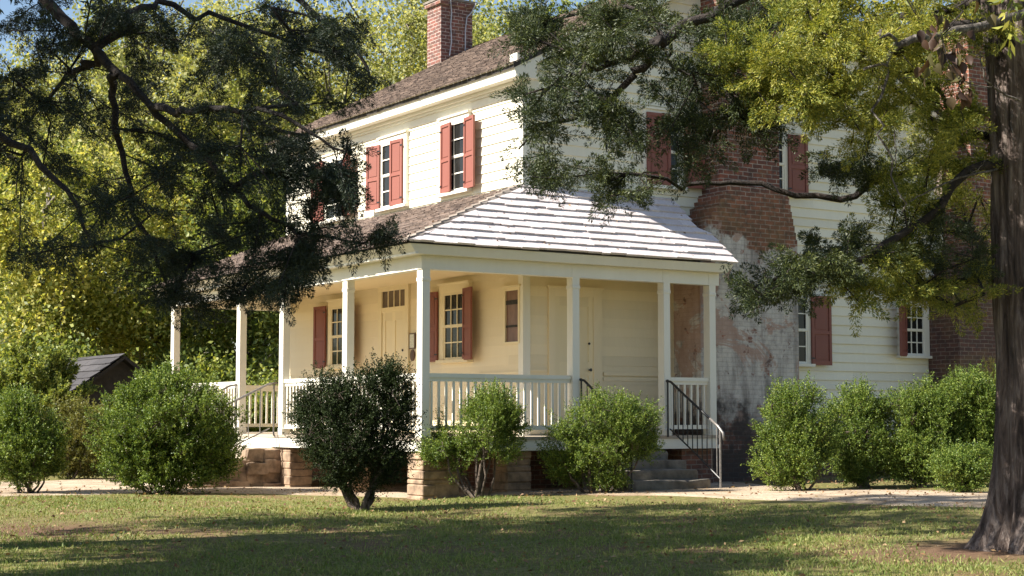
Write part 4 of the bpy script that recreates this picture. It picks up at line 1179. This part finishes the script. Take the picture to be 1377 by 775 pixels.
    s2.limb([at(1400, 8, D0 - .3), at(1340, 30, D0 - .6), at(1290, 42, D0 - .9), at(1232, 52, D0 - 1.3), at(1210, 62, D0 - 1.4)], .05, .028, wob=.01)
    j = len(s2.p) - 1
    s2.limb([s2.p[j], at(1190, 85, D0 - 1.5), at(1160, 95, D0 - 1.6)], .022, .006, par=j); s2.limb([s2.p[j], at(1195, 52, D0 - 1.5), at(1180, 50, D0 - 1.5)], .02, .012, par=j)
    s2.limb([s2.p[j + 1], at(1186, 150, D0 - 1.5), at(1196, 220, D0 - 1.4), at(1222, 290, D0 - 1.3)], .014, .006, par=j + 1)
    s2.mesh(.004).build('dead_branch', M['deadwood'], t, smooth=True)
    for pts, r in ((((1372, 135, D0 - .5), (1335, 118, D0 - .7), (1322, 95, D0 - .8), (1318, 70, D0 - .8)), .012), (((1335, 118, D0 - .7), (1280, 108, D0 - .9), (1215, 105, D0 - 1.1)), .007),
                   (((1340, 228, D0 - .35), (1290, 240, D0 - .6), (1250, 256, D0 - .8), (1222, 272, D0 - 1.0)), .011), (((1290, 240, D0 - .6), (1315, 228, D0 - .6), (1325, 215, D0 - .6)), .005), (((1360, 150, D0 - .4), (1362, 190, D0 - .5), (1368, 215, D0 - .5)), .006),
                   (((1203, 178, D0 - 1.4), (1205, 210, D0 - 1.4), (1200, 232, D0 - 1.4)), .008), (((885, 232, D0 - .4), (862, 235, D0 - .5), (872, 255, D0 - .5)), .010), (((985, 140, D0 - .6), (965, 165, D0 - .6), (950, 205, D0 - .6)), .008)):
        s2 = Skeleton(); s2.limb([at(*q) for q in pts], r, r * .4, wob=.006)
        s2.mesh(.004).build('dead_branch', M['deadwood'], t, smooth=True)
    # broad brown vine leaves
    n = 46
    P = np.array([at(RNG.normal(1278, 22), RNG.normal(58, 26), D0 - 2.2 + RNG.uniform(-.2, .2)) for _ in range(n - 9)] + [at(RNG.normal(1292, 11), RNG.normal(118, 9), D0 - 2.2) for _ in range(9)])
    d = unit(np.stack([RNG.normal(size=n) * .35, RNG.normal(size=n) * .35, -np.ones(n)], -1))
    v, q = ovate(P, d, RNG.uniform(.08, .14, n), RNG.uniform(.05, .09, n))
    np_mesh('vine_leaves', v, q, M['brownleaf'], t)
    s3 = Skeleton(); s3.limb([at(1330, -30, D0 - 2.0), at(1290, 20, D0 - 2.2), at(1270, 60, D0 - 2.2), at(1295, 120, D0 - 2.2)], .009, .004); s3.mesh(.004).build('vine_stem', M['twigbark'], t)
cedar_right()

# ---- broadleaf trees
def crown_points(n, c, R, clumps, gap=.0):
    """points in a crown made of uneven clumps"""
    cc = []
    for _ in range(clumps):
        u = unit(RNG.normal(size=3)); r = RNG.uniform(.25, .92)
        cc.append(np.array(c) + u * np.array(R) * r)
    cc = np.array(cc); k = RNG.integers(0, clumps, n)
    rad_ = np.array(R).mean() * RNG.uniform(.11, .25, clumps)
    return cc[k] + RNG.normal(size=(n, 3)) * rad_[k][:, None] * np.array([.75, .75, .55])
def broad_tree(name, label, group, loc, h, spread, mat, n=330, per=60, leaf=.15, lean=0.0, trunk_r=.16, low=.25, clumps=26, tsp=.36, bark=None):
    t = thing(name, label, 'tree', loc, group)
    b = np.array(loc, float)
    sk = Skeleton()
    top = b + np.array([lean, lean * .4, h * .8])
    tr = sk.limb([b - np.array([0, 0, .2]), b + (top - b) * .35 + np.array([.15, -.1, 0]), b + (top - b) * .7 + np.array([-.15, .12, 0]), top], trunk_r, trunk_r * .22, sub=4, wob=.05)
    for k in range(7):
        j = tr[RNG.integers(4, len(tr) - 1)]; u = RNG.normal(size=2); u = u / np.linalg.norm(u) * spread * RNG.uniform(.5, .8)
        sk.limb([sk.p[j], sk.p[j] + np.array([u[0] * .45, u[1] * .45, h * .10]), sk.p[j] + np.array([u[0], u[1], h * .2])], trunk_r * .35, trunk_r * .08, par=j, wob=.06)
    T = crown_points(n, b + np.array([lean * .6, 0, h * (low + (1 - low) / 2)]), (spread, spread, h * (1 - low) / 2), clumps)
    T[:, 2] = np.maximum(T[:, 2], b[2] + h * .10)
    E, D = sk.reach(T, start=3, seg=.7, sag=.05)
    sk.mesh(.008, minr=.007).build('trunk', bark or M['greybark'], t, smooth=True)
    P = np.repeat(T, per, 0) + RNG.normal(size=(n * per, 3)) * tsp * np.array([1, 1, .7])
    d = unit(RNG.normal(size=P.shape) + np.array([0, 0, -.35]))
    v, q = leaves(P, d, RNG.uniform(.7, 1.25, len(P)) * leaf, RNG.uniform(.5, .75, len(P)) * leaf, .3)
    np_mesh('crown', v, q, mat, t)
    return t
def copy_tree(src, loc, rot, sc, label):
    r = src.copy(); COL.objects.link(r); r.location = loc; r.rotation_euler = (0, 0, rot); r.scale = (sc, sc, sc); r['label'] = label
    for ch in src.children:
        c = ch.copy(); COL.objects.link(c); c.parent = r; c.matrix_parent_inverse = ch.matrix_parent_inverse.copy()
    return r
def gp(px, dep):
    p = at(px, 562, dep); return (p[0], p[1], -0.9)
GW = 'trees of the wood behind the house'
TREES = [
    ('gold', 60, 44, 9.5, 3.6), ('gold', 210, 47, 10.5, 4.0), ('green', 330, 46, 8.5, 3.8), ('green', -30, 70, 13, 4.6), ('pale', 130, 60, 17, 5.0), ('pale', 300, 64, 18, 5.2), ('pale', 10, 66, 17, 5),
    ('pale', 525, 56, 17.5, 4.8), ('pale', 690, 66, 20, 5.0), ('gold', 1120, 50, 13, 4.4), ('gold', 1250, 46, 12, 4.2), ('green', 1400, 48, 13, 4.6), ('gold', 430, 54, 11, 4.2), ('pale', 590, 74, 20, 5), ('green', 820, 60, 17, 5), ('pale', 440, 60, 18.5, 4.8), ('pale', -60, 72, 17, 5.0), ('gold', 290, 52, 13, 4.4), ('pale', 190, 48, 15.5, 4.4), ('pale', 1060, 62, 19, 5), ('pale', 1300, 58, 18, 5)]
LAB = {('gold', 0): 'yellow green broadleaf tree leaning over the dark shed at far left', ('gold', 1): 'yellow green broadleaf tree right behind the dark shed roof', ('green', 0): 'dark green broadleaf tree behind the far porch railing',
       ('green', 1): 'far green broadleaf tree at the left edge behind the other trees', ('pale', 0): 'tall pale yellow tree showing through the dark cedar limbs above the shed', ('pale', 1): 'tall pale yellow tree showing through the cedar left of the upper windows',
       ('pale', 2): 'tall pale yellow tree in the top left corner behind the cedar limbs', ('pale', 3): 'sparse pale yellow tree just left of the rooftop chimney', ('pale', 4): 'tall pale yellow tree just right of the rooftop chimney',
       ('gold', 2): 'yellow green tree above the right end of the gable', ('gold', 3): 'yellow green tree behind the rear chimney at right', ('green', 2): 'green tree behind the cedar trunk at the right edge', ('gold', 4): 'yellow green tree behind the far end of the roof',
       ('pale', 5): 'far pale yellow tree directly behind the rooftop chimney', ('pale', 6): 'tall pale yellow tree showing between the cedar and the far end of the roof', ('pale', 7): 'far pale yellow tree at the left edge behind the cedar limbs', ('pale', 8): 'pale yellow tree nearest behind the main cedar limb', ('pale', 9): 'tall pale yellow tree above the right end of the roof', ('pale', 10): 'tall pale yellow tree left of the top of the cedar trunk',
       ('gold', 5): 'yellow green tree rising behind the far porch posts',
       ('green', 3): 'green tree beyond the roof ridge at top centre'}
PROTO = {}; CNT = {}
for kind, px, dep, h, sp in TREES:
    i = CNT.get(kind, 0); CNT[kind] = i + 1; lab = LAB[(kind, i)]
    if i < 2:
        mat = {'gold': M['broad_gold'], 'green': M['broad_green'], 'pale': M['broad_pale']}[kind]
        o = broad_tree('broadleaf_tree', lab, GW, gp(px, dep), h, sp, mat, n=400 if kind != 'pale' else 460, per=84 if kind != 'pale' else 62, leaf=.135 if kind != 'pale' else .15, low=.12 if kind != 'pale' else .25, clumps=30, tsp=.42)
        PROTO[(kind, i)] = (o, h)
    else:
        src, h0 = PROTO[(kind, i % 2)]
        copy_tree(src, gp(px, dep), RNG.uniform(0, 6.28), h / h0, lab)
# understory at the wood's edge
UG = 'understory bushes along the edge of the wood'
U0 = None
for i, (px, dep, h, lab) in enumerate(((-40, 38, 2.9, 'dark understory bush at the far left edge of the wood'), (-10, 41, 3.4, 'understory bush left of the dark shed'), (262, 44, 3.2, 'understory bush right of the dark shed'),
                                       (350, 44, 3.3, 'understory bush seen through the gap above the pale stone steps'), (150, 52, 4.5, 'tall understory bush behind the dark shed roof'), (420, 48, 3.4, 'understory bush hidden behind the far porch wall'),
                                       (300, 40, 2.2, 'low understory bush behind the far porch railing'), (-75, 33.6, 2.9, 'understory bush at the left edge, nearest in front of the dark shed'))):
    if i < 2: U0_ = broad_tree('understory_bush', lab, UG, gp(px, dep), h, 2.6, M['broad_green'], n=300, per=50, leaf=.14, low=.02, trunk_r=.06, clumps=22, tsp=.3); PROTO[('u', i)] = (U0_, h)
    else:
        src, h0 = PROTO[('u', i % 2)]; copy_tree(src, gp(px, dep), RNG.uniform(0, 6.28), h / h0, lab)
for o in list(COL.objects):
    if o.name.startswith('understory_bush'): o['category'] = 'bush'

# ---- shade trees beyond the left of the frame (their shadow lies on the lawn)
for lat, dep, h, sp, lab in ((-10.4, 12.6, 13.0, 3.4, 'leafy shade tree standing left of the lawn beyond the dark cedar'), (-9.6, 8.6, 13.0, 3.4, 'tall leafy shade tree nearest the viewer at the left of the lawn'), (-8.6, 11.0, 10.0, 2.8, 'smaller leafy shade tree between the two tall ones left of the lawn')):
    broad_tree('shade_tree', lab, None, gp(PW / 2 + F_PX * lat / dep, dep), h, sp, M['broad_green'], n=270, per=66, leaf=.16, low=.22, trunk_r=.2, clumps=20, tsp=.28)

# ---- shrubs
def shrub(label, lobes, base_px, mat, group, sprigs=900, per=22, leaf=.034, stems=7, stem_r=.022, name='shrub', sprig_len=.15, flat=.3, stem_low=.0, depth_ratio=.85):
    """lobes: (px, py, rx, ry) ellipses in the picture, given a round body about the base's own distance"""
    b = ground_at(*base_px); dep = fwd(b[0], b[1]); k = dep / F_PX
    t = thing(name, label, 'shrub', b, group)
    rt = np.array([math.cos(YAW), -math.sin(YAW), 0]); fw = np.array([math.sin(YAW), math.cos(YAW), 0])
    sk = Skeleton()
    root = sk.add(b - np.array([0, 0, .12]), -1, 0)
    C = []; R = []
    for px, py, rx, ry in lobes:
        C.append(at(px, py, dep + RNG.uniform(-.1, .1))); R.append((rx * k, min(rx, ry * 1.2) * k * depth_ratio, ry * k))
    ids = []
    for s in range(stems):
        l = s % len(lobes); a = RNG.uniform(0, 2 * math.pi); e = C[l] + rt * R[l][0] * .45 * math.cos(a) + fw * R[l][1] * .45 * math.sin(a) + np.array([0, 0, R[l][2] * RNG.uniform(-.3, .3)])
        st = b + rt * RNG.normal() * .07 + fw * RNG.normal() * .07 - np.array([0, 0, .08])
        mid = st * .5 + e * .5 + rt * RNG.normal() * .05 - np.array([0, 0, .1 * (e - b)[2]]) + (e - st) * np.array([.12, .12, 0])
        sk.limb([st, mid, e], stem_r * RNG.uniform(.7, 1.3), stem_r * .4, wob=.012)
    nT = sprigs // 3
    tot = sum(r[0] * r[2] for r in R); T, O = [], []
    for c, r in zip(C, R):
        n = max(20, int(nT * (r[0] * r[2]) / tot))
        nc = max(14, n // 9)
        cu = unit(RNG.normal(size=(nc, 3))); cr = RNG.uniform(.72, 1.06, nc)
        k_ = RNG.integers(0, nc, n); deep = RNG.random(n) < .3
        u = unit(cu[k_] + RNG.normal(size=(n, 3)) * .17)
        rr = np.where(deep, RNG.uniform(.2, .8, n), cr[k_] + RNG.normal(size=n) * .06 - .10 * RNG.random(n))
        loc = u * rr[:, None]
        P = c + rt * (loc[:, :1] * r[0]) + fw * (loc[:, 1:2] * r[1]) + np.array([0, 0, 1]) * (loc[:, 2:] * r[2])
        T.append(P); O.append(rt * u[:, :1] + fw * u[:, 1:2] + np.array([0, 0, 1]) * u[:, 2:])
    T, O = np.concatenate(T), np.concatenate(O)
    keep = T[:, 2] > b[2] + .06; T, O = T[keep], O[keep]
    E, D = sk.reach(T, start=1, seg=.25, sag=.1)
    sk.mesh(.0035).build('stems', M['stem'], t, smooth=True)
    S = np.repeat(T, 4, 0); SO = np.repeat(O, 4, 0); SD = np.repeat(D, 4, 0)
    S = S + RNG.normal(size=S.shape) * .045
    sd_ = unit(SO * .7 + SD * .3 + np.array([0, 0, .75]) + RNG.normal(size=S.shape) * .35)
    P = np.repeat(S, per, 0); d0 = np.repeat(sd_, per, 0)
    P = P + d0 * RNG.uniform(-.06, sprig_len, len(P))[:, None] + RNG.normal(size=P.shape) * .008
    d = unit(d0 * .55 + RNG.normal(size=P.shape) * .65)
    v, q = leaves(P, d, RNG.uniform(.6, 1.15, len(P)) * leaf * .88, RNG.uniform(.45, .65, len(P)) * leaf * .88, flat)
    np_mesh('foliage', v, q, mat, t)
    return t
SG_ = 'shrubs planted in front of the porch'
HG = 'shrubs in a row along the right side of the house'
shrub('green shrub cut by the left edge of the frame', [(28, 592, 54, 60), (45, 615, 44, 40)], (38, 664), M['box'], SG_, 2700, 22, .038, 8)
shrub('yellowing green shrub half hidden behind the large round shrub', [(108, 588, 56, 54)], (95, 645), M['box_yellow'], SG_, 2100, 22, .042, 6)
shrub('large round bright green shrub left of the pale stone steps', [(225, 576, 98, 74), (178, 606, 52, 50), (272, 600, 50, 55), (215, 530, 58, 30), (228, 622, 70, 36)], (225, 664), M['box'], SG_, 5200, 24, .038, 10)
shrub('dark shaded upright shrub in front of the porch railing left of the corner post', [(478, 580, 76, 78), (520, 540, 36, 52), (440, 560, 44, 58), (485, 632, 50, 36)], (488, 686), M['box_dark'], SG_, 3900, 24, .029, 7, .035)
shrub('leggy shrub with bare pale stems at the porch corner pier', [(664, 574, 40, 50), (660, 548, 36, 26), (606, 598, 36, 36)], (645, 671), M['box'], SG_, 2100, 24, .029, 12, .024)
shrub('leggy bright green shrub with a low yellow lobe in front of the shaded steps', [(822, 580, 56, 54), (850, 585, 36, 46), (770, 612, 38, 38), (765, 570, 20, 22), (806, 632, 46, 22)], (802, 666), M['box'], SG_, 3100, 24, .029, 10, .026)
shrub('leftmost green shrub of the row, beside the plastered chimney', [(1070, 582, 52, 62), (1062, 612, 46, 42), (1085, 618, 40, 36)], (1078, 660), M['box'], HG, 2900, 24, .032, 6, .03)
shrub('green shrub under the bare clapboards, second of the row', [(1152, 584, 42, 60), (1158, 612, 34, 38)], (1165, 655), M['box'], HG, 2000, 24, .032, 6, .028)
shrub('green shrub under the small right hand window, third of the row', [(1220, 580, 48, 62), (1248, 575, 42, 56), (1232, 612, 46, 38)], (1238, 655), M['box'], HG, 2900, 24, .032, 6, .028)
shrub('tallest green shrub of the row, against the dark brick chimney', [(1308, 560, 44, 62), (1300, 525, 20, 32), (1330, 560, 24, 50), (1310, 605, 40, 40)], (1305, 655), M['box'], HG, 2700, 24, .032, 7, .028)
shrub('low round green shrub in front of the tallest one, nearest the cedar trunk', [(1296, 632, 36, 27)], (1298, 664), M['box'], HG, 1100, 24, .032, 6, .018)
shrub('dark leafy bush covering the left part of the shed roof', [(52, 500, 46, 46), (75, 545, 44, 50), (30, 540, 44, 50)], (60, 640), M['broad_green'], None, 1100, 22, .075, 6, name='leafy_bush')
# golden feathery plant between brick and trunk
b = ground_at(1350, 640); t = thing('plume_plant', 'golden feathery plant between the dark brick chimney and the cedar trunk', 'plant', b)
mb = MB(); P, D = [], []
for k in range(26):
    e = at(RNG.uniform(1318, 1365), RNG.uniform(474, 540), fwd(b[0], b[1]) + RNG.uniform(-.2, .2)); m_ = (b + e) / 2 + np.array([0, 0, .4])
    pts = [b * (1 - s) ** 2 + 2 * m_ * s * (1 - s) + e * s * s for s in np.linspace(0, 1, 9)]
    mb.tube(pts, .005, 4)
    for a, c in zip(pts[3:-1], pts[4:]):
        for s in range(16): P.append(a + (c - a) * RNG.random()); D.append(unit(c - a) + RNG.normal(size=3) * .4)
mb.build('stems', M['stem'], t); v, q = leaves(np.array(P), np.array(D), .10, .012); np_mesh('foliage', v, q, M['plume'], t)

# ---- dark shed behind at left
shp = at(168, 478, 35.5)
SH = thing('shed', 'low dark shed with a mossy board roof half hidden behind the large round shrub', 'shed', (shp[0] - 1.5, shp[1] + 2, -.9))
rx, ry, rz = shp; W2 = 2.6; ez = rz - 1.9
mb = MB(); mb.box(rx - W2 + .25, rx + W2 - .25, ry + .25, ry + 5, -.95, ez + .12); mb.prism([(rx - W2 + .25, ry + .25, ez + .12), (rx + W2 - .25, ry + .25, ez + .12), (rx, ry + .25, rz - .1)], (0, 4.7, 0)); mb.build('wall', M['darkwood'], SH)
mb = MB(); mb.prism([(rx - W2, ry, ez), (rx, ry, rz), (rx + W2, ry, ez), (rx + W2, ry, ez - .08), (rx, ry, rz - .08), (rx - W2, ry, ez - .08)], (0, 5.2, 0)); sr = mb.build('roof', M['darkwood'], SH)
s_, sl_ = slope((W2, 0, rz - ez)); n_ = np.array([-s_[2], 0, s_[0]])
shingle_rows('board_covering', (rx - W2 - .05, ry + 5.2, ez + .01), (0, -1, 0), s_, n_, sl_ + .05, lambda s: 0, lambda s: 5.25, .26, .3, .8, .03, M['shedroof'], sr)

# ---- grass: blades over the lawn in view
def grass():
    n = 240000
    dep = 11.2 + (27.5 - 11.2) * RNG.random(n) ** 1.35
    lat = (RNG.random(n) * 2 - 1) * (.335 * dep + .6)
    x = CAM[0] + dep * math.sin(YAW) + lat * math.cos(YAW); y = CAM[1] + dep * math.cos(YAW) - lat * math.sin(YAW)
    pn = vnoise(x, y, 1.3) + .5 * vnoise(x, y, 4.7, 2)
    keep = RNG.random(n) < np.clip(.62 + .55 * pn, .12, 1)
    d1 = np.hypot(x - TRUNK[0], y - TRUNK[1]); keep &= (d1 > .9 + .9 * RNG.random(n))
    for c in (ground_at(90, 712), ground_at(-20, 708)):
        keep &= np.hypot(x - c[0], y - c[1]) > .1 + 1.2 * RNG.random(n) ** 2.2
    # not on the path, under the house or the hedge
    pd = np.full(n, 1e9)
    mids = (PA + PB) / 2; hw = np.linalg.norm(PA - PB, axis=1) / 2
    for (mx, my), h in zip(mids, hw): pd = np.minimum(pd, np.hypot(x - mx, y - my) - h)
    keep &= pd > RNG.normal(size=n) * .13 - .10 + .22 * vnoise(x, y, 2.3, 4)
    keep &= ~((x > -.3) & (y > -.3))
    x, y = x[keep], y[keep]
    n = len(x)
    P = np.stack([x, y, lawn_z(x, y) - .005], -1)
    d = unit(np.stack([RNG.normal(size=n) * .55, RNG.normal(size=n) * .55, np.ones(n) * .8], -1))
    v, q = leaves(P, d, RNG.uniform(.02, .06, n) * (1 + .45 * vnoise(x, y, 6.1, 5)) * np.where(RNG.random(n) < .01, 1.9, 1), RNG.uniform(.006, .012, n))
    o = np_mesh('grass', v, q, M['grass']); tag(o, 'short patchy dry grass on the lawn in front of the house', 'grass', None, 'stuff')
    # fallen leaves
    m_ = 2600
    dep = 12 + 15 * RNG.random(m_) ** .7; lat = (RNG.random(m_) * 2 - 1) * .335 * dep
    x = CAM[0] + dep * math.sin(YAW) + lat * math.cos(YAW); y = CAM[1] + dep * math.cos(YAW) - lat * math.sin(YAW)
    k = ~((x > -.2) & (y > -.2)); x, y = x[k], y[k]
    P = np.stack([x, y, lawn_z(x, y) + .03], -1)
    d = unit(np.stack([RNG.normal(size=len(x)), RNG.normal(size=len(x)), RNG.normal(size=len(x)) * .25], -1))
    # a few blown onto the pale porch roof
    ux = RNG.uniform(0, 5.2, 110); uy = RNG.uniform(-.28, .9, 110); okk = ux > (uy - .0) * 2.1 - .2; ux, uy = ux[okk], uy[okk]
    Pr = np.stack([ux, uy, PZ + (TZ - PZ) * (uy + OY) / (B_ + OY) + .045], -1)
    P = np.concatenate([P, Pr]); d = np.concatenate([d, unit(np.stack([RNG.normal(size=len(ux)), -.6 * np.ones(len(ux)), -.5 * np.ones(len(ux))], -1))]); x = P[:, 0]
    v, q = leaves(P, d, RNG.uniform(.03, .06, len(x)), RNG.uniform(.02, .04, len(x)), 1.5, .1)
    o = np_mesh('fallen_leaves', v, q, M['litter']); tag(o, 'brown fallen leaves scattered on the lawn, gravel and porch roof', 'leaves', None, 'stuff')
grass()
